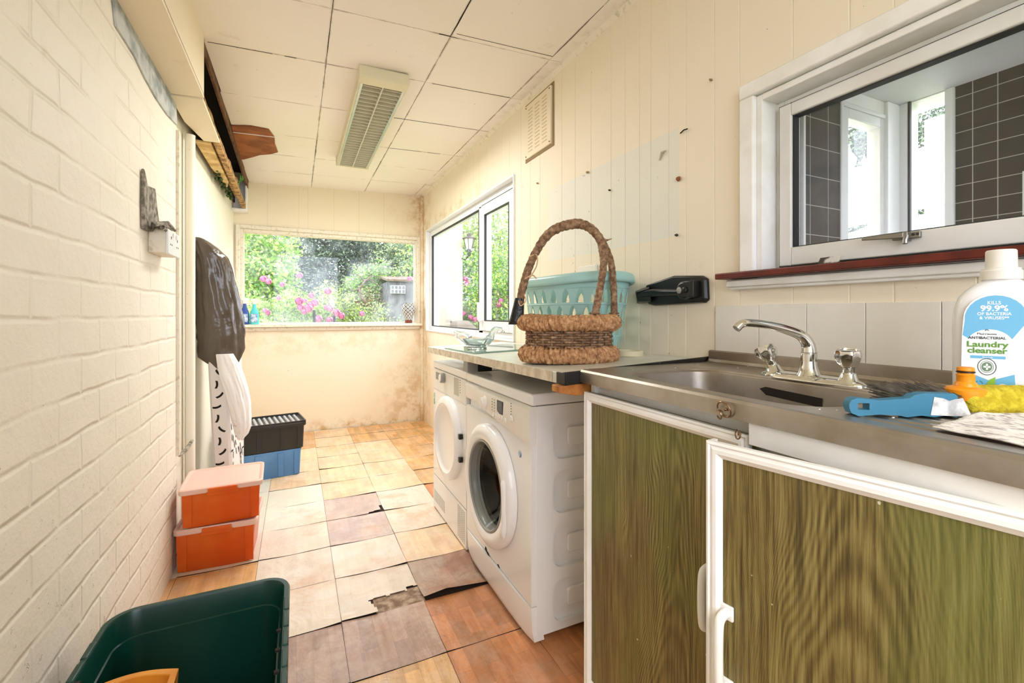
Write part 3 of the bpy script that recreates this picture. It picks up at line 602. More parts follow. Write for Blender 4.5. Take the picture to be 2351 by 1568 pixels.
def roundbox(g, x0, y0, z0, x1, y1, z1): g.box(x0, y0, z0, x1, y1, z1)
X_PL = mat('mottled cream control panel', S(238, 234, 224), .35)
def machine(kind):
    if kind == 'w': y0, y1, xf, label = 1.356, 2.0, .712, 'white front loading washing machine with glass porthole next to sink cabinet'
    else: y0, y1, xf, label = 2.02, 2.592, .718, 'white tumble dryer with solid round door at the far end of worktop'
    t = thing('washing_machine' if kind == 'w' else 'tumble_dryer', label, 'washing machine' if kind == 'w' else 'tumble dryer', ((xf+1.17)/2, (y0+y1)/2, 0))
    xb = 1.165; yc = (y0+y1)/2; zt = .848
    g = G(); g.box(xf+.02, y0, .03, xb, y1, zt-.042); body = g.obj('casing', M['white_app'], t, bevel=.006)
    if kind == 'w':
        cut = G()
        for zc_ in (.69, .503, .316, .13):
            a = [(.79, zc_+.068), (.80, zc_+.078)]
            pts = []
            for (cx_, cz_, a0) in ((.835, zc_+.033, 90), (.835, zc_-.033, 180)):
                for i in range(7):
                    an = R(a0+90*i/6); pts.append((cx_+.04*math.cos(an), y0-.01, cz_+.04*math.sin(an)))
            pts += [(1.10, y0-.01, zc_-.073), (1.10, y0-.01, zc_+.073)]
            cut.prism(pts, (0, .026, 0))
        body.modifiers.clear(); boolean(body, cut, True)
        for zc_ in (.69, .503, .316, .13):
            g = G(); pts = []
            for (cx_, cz_, a0) in ((.87, zc_+.02, 90), (.87, zc_-.02, 180)):
                for i in range(5):
                    an = R(a0+90*i/4); pts.append((cx_+.012*math.cos(an), y0+.0165, cz_+.012*math.sin(an)))
            pts += [(1.10, y0+.0165, zc_-.032), (1.10, y0+.0165, zc_+.032)]
            g.prism(pts, (0, -.012, 0)); g.obj('side_pressing', M['white_app'], t, bevel=.003)
    # lid
    g = G(); g.box(xf-.002, y0-.003, zt-.04, xb, y1+.002, zt); g.obj('lid', M['white_app'], t, bevel=.008, seg=3)
    # front panel: below the control fascia, bulging plinth
    zf = .70 if kind == 'w' else .69
    g = G(); g.box(xf, y0+.002, .135 if kind == 'w' else .20, xf+.03, y1-.002, zf); g.obj('front_panel', M['white_app'], t, bevel=.004)
    g = G()
    if kind == 'w':
        # fascia with a curved lower edge, swelling towards the viewer
        def low(v): return zf-.03+.085*max(0, (v-.25))**1.5+.012 if v > .25 else zf-.03+.012
        n = 20; loops = []
        for i in range(n+1):
            v = i/n; yy = y0+.001+(y1-y0-.002)*v; zl = zf+.0-.03*math.exp(-v*3)+.06*v*v; b = .012*math.sin(PI*min(1, v*1.1))
            loops.append([(xf+.02, yy, zl), (xf-.006-b*.4, yy, zl+.004), (xf-.010-b, yy, zl+.03), (xf-.008-b*.9, yy, zt-.052), (xf+.002, yy, zt-.042), (xf+.02, yy, zt-.042)])
        g.loft(loops); g.obj('control_panel', X_PL, t)
        xc = xf-.014
        def dot(g, y, z, r, h, xx=None, n=16): g.lathe([(r, 0), (r, h*.7), (r*.8, h)], ((xx or xc), y, z), FX, n)
        g = G(); g.box(xf-.012, 1.83, zf+.035, xf+.01, 1.985, zf+.105); d = g.obj('detergent_drawer', X_PL, t, bevel=.01, seg=3)
        g = G(); g.lathe([(.03, 0), (.03, .004), (.024, .006), (.022, .022), (.018, .026)], (xf-.014, 1.727, zf+.058), FX, 24); g.box(xf-.042, 1.724, zf+.036, xf-.03, 1.73, zf+.08); g.obj('dial', M['white_pl'], t, bevel=.001)
        g = G(); g.box(xf-.0212, 1.554, zf+.046, xf-.01, 1.598, zf+.086); g.obj('display', mat('grey display', S(108, 112, 112), .2), t, bevel=.001)
        g = G(); g.box(xf-.0205, 1.550, zf+.042, xf-.01, 1.602, zf+.090); g.obj('display_surround', M['black'], t)
        for i in range(5): g = G(); dot(g, 1.635-.027*i, zf+.028, .0095, .006, xf-.0175); g.obj('push_button', M['white_pl'], t)
        g = G(); dot(g, 1.476, zf+.044, .011, .006, xf-.0165); g.obj('push_button', M['white_pl'], t)
        g = G()
        for i in range(5):
            for yy in (1.648, 1.625): dot(g, yy, zf+.044+.0105*i, .0022, .001, xf-.021, 8)
            pass
        g.obj('indicator_lights', M['dark'], t); g = G()
        for i in range(5): dot(g, 1.478, zf+.060+.0095*i, .0022, .001, xf-.0185, 8)
        g.obj('indicator_lights', M['dark'], t)
        g = G(); g.lathe([(.013, 0), (.013, .0006)], (xf, 1.445, .625), FX, 24); g.obj('round_sticker', mat('blue white sticker', S(60, 130, 190), .4, c2=S(232, 240, 246), sc=30), t)
        # door
        zc_, r_ = .435, .238; cy = 1.70
        Xm = FX
        g = G(); g.lathe([(r_, 0), (r_, .022), (r_-.010, .032), (r_-.030, .039), (r_-.055, .036), (r_-.068, .026), (r_-.07, .0)], (xf-.001, cy, zc_), Xm, 64, cap0=False, cap1=False); d = g.obj('door', M['white_app'], t, smooth=60)
        g = G(); g.lathe([(r_-.062, .030), (r_-.061, .034), (r_-.067, .036), (r_-.072, .030)], (xf-.001, cy, zc_), Xm, 64, cap0=False, cap1=False); g.obj('trim_ring', M['grey_pl'], d)
        g = G(); g.lathe([(r_-.068, .030), (r_-.075, .02), (.12, -.04), (.05, -.06), (.0005, -.065)], (xf-.001, cy, zc_), Xm, 48, cap0=False, cap1=False)
        g.obj('porthole_glass', glass_thin('porthole glass', (.55, .56, .54, 1), 0), d, smooth=60)
        g = G(); g.lathe([(.165, -.012), (.15, -.02), (.15, -.12), (.16, -.13), (.16, -.3), (.001, -.32)], (xf-.001, cy, zc_), Xm, 40, cap0=False, cap1=False); 
        g.obj('drum', mat('drum metal', S(80, 78, 72), .3, .9), t, smooth=60)
        g = G(); 
        hp = [(xf-.040+.01, cy-.195-.012*math.cos(a), zc_-.02+.105*math.sin(a)) for a in [R(-80+160*i/10) for i in range(11)]]
        g.tube([(p[0]-.008, p[1]+.002, p[2]) for p in hp], [.006]+[.011]*9+[.006], 10); g.obj('door_handle', M['white_app'], d, smooth=60)
        # openings behind the glass
        for o_ in [q for q in COL.objects if q.parent == t and q.name.split('.')[0] in ('casing', 'front_panel')]:
            cut = G(); cut.lathe([(.166, -.36), (.166, .03)], (xf, cy, zc_), FX, 48); o_.modifiers.clear(); boolean(o_, cut, True)
        # plinth
        g = G(); lo = []
        for i in range(13):
            v = i/12; yy = y0+.003+(y1-y0-.006)*v; e = .018*(1-abs(2*v-1)**6)
            lo.append([(xf+.05, yy, .012), (xf+.012-e*.6, yy, .012), (xf+.004-e, yy, .05), (xf-.0-e*.4, yy, .13), (xf+.03, yy, .13)])
        g.loft(lo); g.obj('kickboard', M['white_app'], t)
        for xx in (xf+.06, xb-.06):
            for yy in (y0+.05, y1-.05): g = G(); g.lathe([(.018, 0), (.018, .012), (.01, .014), (.01, .032)], (xx, yy, 0), None, 14); g.obj('foot', M['black'], t)
        g = G()
        ch = [(1.775, .137), (1.77, .15), (1.757, .149), (1.75, .14), (1.735, .139), (1.72, .131), (1.74, .129)]
        g.prism([(xf-.0012, a, b) for a, b in ch], (.001, 0, 0)); g.obj('chipped_paint', M['dark'], t); g = G(); g.prism([(xf-.0012, a-.13, b-.0) for a, b in ((1.775, .137), (1.765, .143), (1.75, .136), (1.755, .132))], (.001, 0, 0)); g.obj('chipped_paint', M['dark'], t)
        g = G(); g.box(xf-.0096, 1.958, zf+.078, xf-.006, 1.968, zf+.092); g.obj('emblem', M['metal'], t)
    else:
        g.box(xf-.002, y0+.001, zf, xf+.02, y1-.001, zt-.042); g.obj('control_panel', X_PL, t, bevel=.004)
        zc_, r_, cy = .478, .212, 2.29
        g = G(); g.lathe([(r_, 0), (r_, .014), (r_-.008, .026), (r_-.035, .03), (r_-.045, .02), (r_-.06, .016), (.02, .014), (.001, .014)], (xf, cy, zc_), FX, 64, cap0=False); d = g.obj('door', M['white_app'], t, smooth=50)
        g = G()
        for dz in (-.055, .055): g = G(); g.box(xf-.02, cy-r_-.012, zc_+dz-.012, xf-.002, cy-r_+.008, zc_+dz+.012); g.obj('hinge', M['black'], d, bevel=.002)
        g = G(); g.lathe([(.026, 0), (.026, .02), (.022, .024)], (xf-.002, 2.37, .775), FX, 28); k = g.obj('dial', M['grey_pl'], t); g = G(); g.lathe([(.020, .024), (.019, .027)], (xf-.002, 2.37, .775), FX, 28); g.obj('dial_cap', M['white_pl'], k)
        g = G(); g.box(xf-.003, 2.46, .75, xf, 2.53, .79); g.obj('name_plate', M['grey_pl'], t)
        g = G(); g.box(xf-.003, 2.13, .715, xf, 2.2, .80); g.obj('programme_label', mat('pale grey print', S(196, 192, 180), .4), t)
        g = G()
        for i in range(6): g.box(xf-.003, 2.105, .735+.012*i, xf, 2.110, .739+.012*i)
        g.obj('indicator_lights', M['dark'], t)
        g = G(); g.box(xf-.001, 2.555, .60, xf, 2.583, .665); g.obj('energy_sticker', mat('green white sticker', S(110, 170, 120), .5, c2=S(220, 232, 226), sc=60), t)
        g = G(); g.box(xf-.001, y0+.004, .012, xf+.03, y1-.004, .195); g.obj('kickboard', M['white_app'], t, bevel=.004)
        for (ya, yb, za, zb_, n1, n2) in ((2.04, 2.15, .03, .185, 5, 17), (2.36, 2.57, .05, .115, 10, 7)):
            g = G()
            for i in range(n1):
                for j in range(n2):
                    yy = ya+(yb-ya)*(i+.5)/n1; zz = za+(zb_-za)*(j+.5)/n2
                    g.box(xf-.0015, yy-.007, zz-.0022, xf, yy+.007, zz+.0022)
            g.obj('vent_grille', M['grey_pl'], t)
        for xx in (xf+.06, xb-.06):
            for yy in (y0+.05, y1-.05): g = G(); g.lathe([(.018, 0), (.018, .032)], (xx, yy, 0), None, 14); g.obj('foot', M['black'], t)
    return t
wm_ = machine('w'); machine('d')

# ================================================================== SINK UNIT
M['steel'] = mat('brushed stainless steel', S(182, 176, 168), .36, .93, c2=S(158, 148, 134), sc=7, bump=.0002, bsc=120)
SK = thing('sink', 'stainless steel inset sink and drainer with rolled front edge', 'sink', (.95, .5, .967))
def sinkmesh():
    g = G(); Z = .967; x0, x1, y0, y1 = .70, 1.196, -.25, 1.05; ys_ = .435   # deck left of ys_, drainer beyond
    n = 6; bw, bh, br = .262, .462, .07; bc = (.885, .69)
    inner = [g.rr(w, h, r, z, n, bc) for w, h, r, z in ((bw+.03, bh+.03, br+.012, Z), (bw+.027, bh+.027, br+.011, Z-.003), (bw+.006, bh+.006, br+.003, Z-.0035), (bw+.001, bh+.001, br, Z-.006), (bw, bh, br, Z-.012), (bw-.012, bh-.012, br, Z-.12), (bw-.05, bh-.05, br-.02, Z-.15), (.06, .06, .0299, Z-.156), (.058, .058, .0289, Z-.162))]
    N = len(inner[0]); outer = []
    for p in inner[0]:
        d = Vector((p.x-bc[0], p.y-bc[1], 0)); tmin = 9
        for lim, comp in ((x0+.012, 0), (x1, 0), (ys_, 1), (y1, 1)):
            if abs(d[comp]) > 1e-6:
                tt = (lim-bc[comp])/d[comp]
                if tt > 0: tmin = min(tmin, tt)
        outer.append(Vector((bc[0]+d.x*tmin, bc[1]+d.y*tmin, Z)))
    g.loft([outer]+inner, 0, False, True)
    for cx_, cy_ in ((x0+.012, ys_), (x1, ys_), (x1, y1), (x0+.012, y1)):     # fill the corners
        k = sorted(range(N), key=lambda i: (outer[i]-Vector((cx_, cy_, Z))).length)
        a = [i for i in k[:10]]
        on = lambda p, c_, v: abs(p[c_]-v) < 1e-5
        A = min((i for i in range(N) if on(outer[i], 0, cx_)), key=lambda i: abs(outer[i].y-cy_)); B = min((i for i in range(N) if on(outer[i], 1, cy_)), key=lambda i: abs(outer[i].x-cx_))
        g.poly([outer[A], (cx_, cy_, Z), outer[B]])
    # drainer ribs
    prof = []; nr = 13
    xa, xb = x0+.012, x1
    prof = [(xa, Z), (xa+.03, Z), (xa+.034, Z-.006)]
    w = (xb-.06-(xa+.04))/nr
    for i in range(nr):
        s0 = xa+.04+w*i; prof += [(s0+w*.25, Z-.006), (s0+w*.4, Z-.0015), (s0+w*.75, Z-.0015), (s0+w*.9, Z-.006)]
    prof += [(xb-.05, Z-.006), (xb-.045, Z), (xb, Z)]
    def sect(yy, k): return [(px, yy, Z-(Z-pz)*k) for px, pz in prof]
    g.loft([sect(ys_, 0), sect(ys_-.03, 0), sect(ys_-.05, 1), sect(-.2, 1), sect(-.22, 0), sect(y0, 0)], 0, False, False, closed=False)
    # rolled front edge and return
    fr = [(x0+.012, Z), (x0+.005, Z-.001), (x0+.001, Z-.006), (x0, Z-.012), (x0, Z-.035), (x0+.008, Z-.036)]
    g.loft([[(a, y1, b) for a, b in fr], [(a, y0, b) for a, b in fr]], 0, False, False, closed=False)
    # left end edge
    g.poly([(x0, y1, Z-.035), (x1, y1, Z-.035), (x1, y1, Z), (x0+.012, y1, Z), (x0+.001, y1, Z-.006)])
    bk = [(x1-.03, Z), (x1-.018, Z+.002), (x1-.014, Z+.01), (x1-.014, Z+.034), (x1-.008, Z+.037), (x1, Z+.037)]
    g.loft([[(a, y1-.004, b) for a, b in bk], [(a, y0, b) for a, b in bk]], 0, False, False, closed=False)
    g.poly([(a, y1-.004, b) for a, b in bk]+[(x1, y1-.004, Z)])
    o = g.obj('basin_and_drainer', M['steel'], SK, smooth=26, weld=True)
    g = G(); g.prism([(1.0125, .745, .938), (1.0125, .73, .944), (1.0125, .60, .938), (1.0125, .60, .918), (1.0125, .728, .925)], (.002, 0, 0)); g.obj('overflow_slot', M['dark'], SK)
    g = G(); g.lathe([(.03, 0), (.03, .002), (.02, .001), (.005, .0)], (bc[0], bc[1], Z-.1615), None, 24); g.obj('waste', M['chrome'], SK)
sinkmesh()
# mixer tap
TP = thing('mixer_tap', 'chrome deck mixer tap with two faceted knobs on the sink', 'tap', (1.06, .66, .967))
c0 = Vector((1.058, .655, .967))
g = G(); lo = []
for k, (sx_, sy_, z) in enumerate(((.034, .118, 0), (.034, .118, .003), (.031, .112, .008), (.02, .1, .013), (.012, .06, .015))):
    lo.append([c0+Vector((sx_*math.cos(a), sy_*math.copysign(abs(math.sin(a))**.8, math.sin(a)), z)) for a in [2*PI*i/40 for i in range(40)]])
g.loft(lo); g.lathe([(.03, .006), (.022, .018), (.017, .034), (.016, .046)], c0, None, 24)
for s_ in (1, -1): g.lathe([(.028, .004), (.018, .014), (.014, .026)], c0+Vector((0, s_*.082, 0)), RX(-s_*R(14 if s_ > 0 else 4)), 24)
g.obj('tap_body', M['chrome'], TP, smooth=50)
g = G(); g.lathe([(.0165, .044), (.0165, .060), (.015, .062), (.017, .064)], c0, None, 24); g.obj('collar', M['chrome'], TP)
tip = ax(1710, 768, .90); up = c0+Vector((0, 0, .066))
pts = [c0+Vector((0, 0, .062)), c0+Vector((-.002, .001, .082)), c0+Vector((-.018, .006, .102)), c0+Vector((-.05, .018, .115)), c0+Vector((-.09, .03, .125)), c0+Vector((-.135, .045, .131)), c0+Vector((-.155, .052, .129)), c0+Vector((-.168, .056, .118))]
def smoothp(P, k=6):
    out = []
    for i in range(len(P)-1):
        a, b, c_, d = P[max(i-1, 0)], P[i], P[i+1], P[min(i+2, len(P)-1)]
        for j in range(k):
            u = j/k; out.append(.5*((2*b)+(c_-a)*u+(2*a-5*b+4*c_-d)*u*u+(3*b-a-3*c_+d)*u**3))
    return out+[P[-1]]
sp = smoothp([Vector(p) for p in pts]); rs = [.0155-.0065*min(1, i/(len(sp)*.55)) for i in range(len(sp))]
g = G(); g.tube(sp, rs, 18); g.obj('spout', M['chrome'], TP, smooth=60)
for s_, tilt in ((1, -R(24)), (-1, R(3))):
    Xk = TR(*(c0+Vector((-.0, s_*.082, .014))))@RX(tilt)@RY(-R(6))
    g = G(); nn = 48; lo = []
    for r_, z in ((.011, .005), (.0115, .024), (.014, .026)): lo.append([Xk@Vector((r_*math.cos(2*PI*i/nn), r_*math.sin(2*PI*i/nn), z)) for i in range(nn)])
    g.loft(lo); st_ = g.obj('knob_stem', M['chrome'], TP, smooth=50)
    g = G(); lo = []
    for r_, z, f in ((.0155, .027, .0), (.021, .035, .10), (.0245, .046, .14), (.025, .054, .07), (.0225, .0615, .02), (.019, .0625, 0), (.0185, .0605, 0), (.003, .0605, 0)):
        lo.append([Xk@Vector(((r_*(1-f*abs(math.sin(4*2*PI*i/nn/1)))) *math.cos(2*PI*i/nn), (r_*(1-f*abs(math.sin(4*2*PI*i/nn))))*math.sin(2*PI*i/nn), z)) for i in range(nn)])
    g.loft(lo); g.obj('knob', M['chrome'], TP, smooth=28)

# cabinet
def woodmat(name, seed, rw, yc, z0):
    t = T(name); x, y, z = t.xyz()
    warp = t.noise(3.2, 3, .55, v=t.mapping(scale=(1, 1, .3), loc=(seed, seed*.7, seed*.2)))
    yy = t.math('ADD', t.math('SUBTRACT', y, yc), t.mul(t.math('SUBTRACT', warp, .5), .22))
    f = t.math('ADD', t.math('SUBTRACT', z, z0), t.mul(t.mul(yy, yy), 120))
    ring = t.math('SINE', t.math('ADD', t.mul(f, 75), t.mul(t.noise(9, 4, .65, v=t.mapping(scale=(1, 1, .3))), 7)))
    ring = t.mul(ring, t.sstep(t.noise(6, 3, v=t.mapping(scale=(1, 1, .25), loc=(9, seed, 1))), .38, .6, .25, 1.))
    fine = t.noise(190, 7, .72, v=t.mapping(scale=(1, 1, .03)))
    crk = t.sstep(t.noise(70, 4, .6, v=t.mapping(scale=(1, 1, .02), loc=(seed, 3, 3))), .64, .70)
    band = t.noise(16, 3, .5, v=t.mapping(scale=(1, 1, .04), loc=(3+seed, 1, 0)))
    v = t.math('ADD', t.math('ADD', t.mul(ring, rw), t.mul(fine, .95)), t.mul(band, .3))
    c = t.ramp(v, [(.40, S(50, 38, 16)), (.54, S(92, 78, 38)), (.66, S(124, 110, 60)), (.84, S(156, 144, 88))])
    c = t.mix(t.mul(crk, .55), c, S(50, 38, 18))
    gm = t.sstep(t.noise(3.2, 3, .6, v=t.mapping(scale=(1, 1, .5), loc=(seed, 2, 4))), .48, .66)
    c = t.mix(t.mul(gm, .36), c, S(104, 122, 52))
    c = t.mix(t.mul(t.sstep(t.noise(2.5, 3, .6, v=t.mapping(loc=(seed*2, 5, 1))), .5, .75), .35), c, S(98, 62, 40))
    nick = t.sstep(t.noise(60, 2, .5), .76, .79); c = t.mix(t.mul(nick, .8), c, S(226, 220, 196))
    t.set(Base_Color=c, Roughness=.42); t.bump(fine, .0004); return t.m
CB = thing('sink_cabinet', 'white trimmed base cabinet with green-brown woodgrain doors under the sink', 'cabinet', (.95, .5, 0))
g = G(); g.box(.735, 1.03, 0, 1.18, 1.048, .925); g.box(.735, -.2, 0, 1.18, -.182, .925); g.box(.735, -.2, .08, 1.18, 1.04, .1); g.box(1.17, -.2, 0, 1.18, 1.04, .76)
g.box(.745, -.2, .86, .765, 1.04, .93); g.box(.765, -.19, 0, .78, 1.04, .08); g.box(.735, .53, .1, .755, .57, .87); g.box(.706, -.2, .893, .735, .54, .931); g.obj('carcass', M['white'], CB, bevel=.001)
def mould_frame(g, w, h, z0, mi, T_):
    # a moulded frame of width fw standing on local plane x=0 (outside is -x), local y 0..w, z z0..z0+h
    fw = .026; prof = [(0, 0), (-.010, 0), (-.012, .004), (-.009, .007), (-.0125, .012), (-.0125, .018), (-.009, .022), (-.006, fw), (0, fw)]
    corners = [(0, z0), (w, z0), (w, z0+h), (0, z0+h)]; sg = [(1, 1), (-1, 1), (-1, -1), (1, -1)]
    lo = []
    for (cy_, cz_), (a, b) in zip(corners, sg): lo.append([T_@Vector((px, cy_+a*d, cz_+b*d)) for px, d in prof])
    lo.append([p.copy() for p in lo[0]]); g.loft(lo, mi, False, False)
# left door
T1 = TR(.722, .545, 0)
dm = woodmat('olive woodgrain left', 1.3, .10, .26, .35)
g = G(); g.box(.722-.003, .547, .108, .735, 1.044, .904, 0); mould_frame(g, .503, .80, .106, 1, T1)
d1 = g.obj('door', [dm, M['white']], CB, smooth=25)
T2 = TR(.735, .09, 0)@RZ(math.atan2(.101, .467))
g = G(); g.box(-.004, 0, .1, .016, .477, .895, 0, T2); mould_frame(g, .48, .80, .106, 1, T2); g.box(-.0, .0, .100, .016, .48, .106, 1, T2); g.box(0, .474, .1, .0165, .4805, .905, 1, T2)
d2 = g.obj('door', [woodmat('olive woodgrain right', 7.7, .055, -.14, .6), M['white']], CB, smooth=25)
def dhandle(T_, y, zc_, h, par):
    g = G(); P = [T_@Vector(p) for p in ((-.004, y, zc_+h/2), (-.022, y, zc_+h/2-.002), (-.030, y, zc_+h/2-.014), (-.032, y, zc_), (-.030, y, zc_-h/2+.014), (-.022, y, zc_-h/2+.002), (-.004, y, zc_-h/2))]
    g.tube(smoothp(P, 4), .0075, 12)
    for s_ in (1, -1): g.box(-.008, y-.011, zc_+s_*(h/2)-.012, -.002, y+.011, zc_+s_*(h/2)+.012, 0, T_)
    return g.obj('handle', M['white'], par, bevel=.002, smooth=50)
dhandle(T1, .082, .58, .115, d1); dhandle(T2, .447, .572, .12, d2)
def ringhook(p, r, par, a=0):
    g = G(); P = [Vector(p)+Vector((-.003-.004*math.sin(t_), r*math.cos(t_+a), r*math.sin(t_+a))) for t_ in [R(300*i/16) for i in range(17)]]
    g.tube(P, .0014, 7); g.sphere(p, .003, n=8, m=6); g.obj('wire_hook', mat('dull brass', S(150, 120, 90), .3, .9), par)
p = ax(1665, 940, .697); ringhook((.697, p.y, p.z), .014, CB); p = ax(1655, 945, .705); ringhook((.703, p.y, p.z-.005), .008, CB, 1)
p = ax(1693, 997, .70); ringhook((.704, p.y, p.z), .008, CB, 2)
for k, (py_, pz_) in enumerate(((1680, 1385), (1748, 1510), (1790, 935))[:2]):
    pass

# ================================================================== THINGS ON THE WORKTOP
# glass chopping board
g = G(); q = [(.70, 2.02), (.76, 1.86), (1.13, 2.0), (1.13, 2.46), (.80, 2.44)]
q = [az(1040, 795, .935), az(1128, 813, .938), az(1240, 810, .948), az(1240, 788, .955), az(1085, 784, .95)]
q = [(.70, 2.29), (.71, 1.93), (.98, 1.72), (1.12, 1.95), (1.0, 2.44), (.80, 2.45)]
q = [(.705, 2.33), (.705, 1.88), (1.08, 1.88), (1.08, 2.33)]
g.loft([[(x, y, zw(x, y)+.001) for x, y in q], [(x, y, zw(x, y)+.007) for x, y in q]])
tg = T('green tinted glass'); tg.set(Base_Color=S(196, 226, 216), Roughness=.03, IOR=1.45); tg.p.inputs['Transmission Weight'].default_value = .6
gb = g.obj('glass_board', tg.m, bevel=.0015); tag(gb, 'thin pale green glass board lying on far end of the worktop', 'glass board')
# glass hen / swan dish
M['crystal'] = mat('clear cast glass', S(246, 250, 250), .02, trans=.9, ior=1.45)
hx, hy = .80, 2.10; hz = zw(hx, hy)+.007
sw = thing('glass_bird_dish', 'clear glass bird shaped dish standing on the glass board', 'ornament', (hx, hy, hz))
ud = Vector((.62, -.78, 0)).normalized()        # beak direction, to the right in the photo
pd = Vector((ud.y, -ud.x, 0))
def LP(a, b, z): return Vector((hx, hy, hz))+ud*a+pd*b+Vector((0, 0, z))
g = G(); lo = []
for rx_, ry_, z in ((.05, .036, 0), (.052, .038, .008), (.045, .032, .012), (.065, .045, .03), (.078, .054, .05), (.072, .05, .052), (.056, .038, .03), (.03, .02, .018)):
    lo.append([LP(rx_*math.cos(a)-.0, ry_*math.sin(a), z) for a in [2*PI*i/28 for i in range(28)]])
g.loft(lo); g.obj('bowl', M['crystal'], sw, smooth=60)
g = G(); g.tube(smoothp([LP(.05, 0, .03), LP(.075, 0, .055), LP(.092, 0, .085), LP(.105, 0, .098), LP(.125, 0, .094), LP(.15, 0, .084)], 4), [.02]*5+[.015]*5+[.013]*5+[.015]*3+[.006]*3, 12); g.obj('neck_and_head', M['crystal'], sw, smooth=60)
g = G()
for k in range(3): g.tube(smoothp([LP(-.05, .012*(k-1), .02), LP(-.10, .016*(k-1), .028+.012*k), LP(-.115, .02*(k-1), .06+.01*k), LP(-.08, .016*(k-1), .078), LP(-.04, .01*(k-1), .055)], 4), .006, 8)
g.obj('tail_loops', M['crystal'], sw, smooth=60)
# roll of tape
tx, ty = 1.02, 1.29; tzz = zw(1.02, 1.22)+.001
p = az(1462, 818, .966); tx, ty = p.x, p.y+.04
g = G(); tzz = zw(tx, ty)+.001; g.lathe([(.043, 0), (.049, 0), (.049, .019), (.043, .019), (.038, .019), (.038, 0), (.043, 0)], (tx, ty, tzz), None, 40, cap0=False, cap1=False); 
g.obj('tape_roll', mat('cream masking tape', S(232, 222, 186), .6), None, smooth=30); tag(bpy.data.objects['tape_roll'], 'roll of cream masking tape beside the mint laundry basket', 'tape')
# ---- laundry basket
LB = thing('laundry_basket', 'mint green plastic laundry basket with leaf shaped holes', 'basket', (1.0, 1.6, zw(1.0, 1.6)))
M['mint'] = mat('mint plastic', S(166, 210, 204), .35, sss=.0)
def laundry():
    cx_, cy_ = 1.012, 1.56; zb = zw(cx_, cy_)+.004; Hh = .30; n = 72; ang = R(97)     # long axis angle from +x
    ax_, bx_ = .235, .158
    def pt(a, z, off=0., k=None):
        s_ = .80+.20*(z/Hh); e = 2.6
        ca, sa = math.cos(a), math.sin(a); rr_ = (abs(ca)**e+abs(sa)**e)**(-1/e)
        u, v = (ax_*s_+off)*rr_*ca, (bx_*s_+off)*rr_*sa
        return Vector((cx_+u*math.cos(ang)-v*math.sin(ang), cy_+u*math.sin(ang)+v*math.cos(ang), zb+z))
    # wall with openings: rows of pointed arches, made of vertical columns; fine grid, cells dropped where a hole is
    rows = [(.018, .066), (.078, .126), (.138, .186), (.198, .246)]; na = 24; NU, NV = 528, 130
    def hole(i, j):
        u = (i+.5)/NU*na; z = (j+.5)/NV*Hh; f = u-math.floor(u)
        for k, (a, b) in enumerate(rows):
            ff = abs((f+.5*k) % 1-.5)
            if a < z < b:
                t_ = (z-a)/(b-a); w = .27*math.sqrt(max(0, 1-t_**1.8))
                if ff < w: return True
        return False
    g = G(); g.grid(lambda u, v: pt(2*PI*u, v*Hh), NU, NV, 0, hole)
    g.b.verts.ensure_lookup_table(); bmesh.ops.remove_doubles(g.b, verts=g.b.verts, dist=1e-6)
    g.obj('perforated_wall', M['mint'], LB, smooth=50, solid=-.0025)
    g = G(); g.loft([[pt(2*PI*i/n, .0, -.001) for i in range(n)], [pt(2*PI*i/n, .006, 0.001) for i in range(n)]]); g.obj('base', M['mint'], LB)
    g = G(); prof = [(0.0, .285), (.004, .271), (.012, .267), (.02, .269), (.022, .277), (.018, .293), (.012, .302), (.0, .306), (-.004, .302), (-.003, .295)]
    g.loft([[pt(2*PI*i/n, z+.006*math.cos(4*PI*i/n), o_) for i in range(n)] for o_, z in prof+[prof[0]]], 0, False, False); g.obj('rim', M['mint'], LB, smooth=60)
    g = G()
    for z in (.072, .132, .192, .252): g.tube([pt(2*PI*i/n, z, .0025) for i in range(n)], .0028, 6, closed=True)
    g.obj('rib', M['mint'], LB, smooth=60)
laundry()
g = G(); p = az(1433, 793, .985)
g.grid(lambda u, v: (p.x-.015+.05*u, p.y+.02-.045*u, zw(1.0, 1.4)+.03+.02*v+.008*math.sin(u*9+v*4)-.02*u*(1-v)), 8, 5); tag(g.obj('blue_peg', mat('blue plastic', S(40, 140, 186), .4), solid=.003), 'small bright blue plastic scrap at the foot of mint basket', 'scrap')
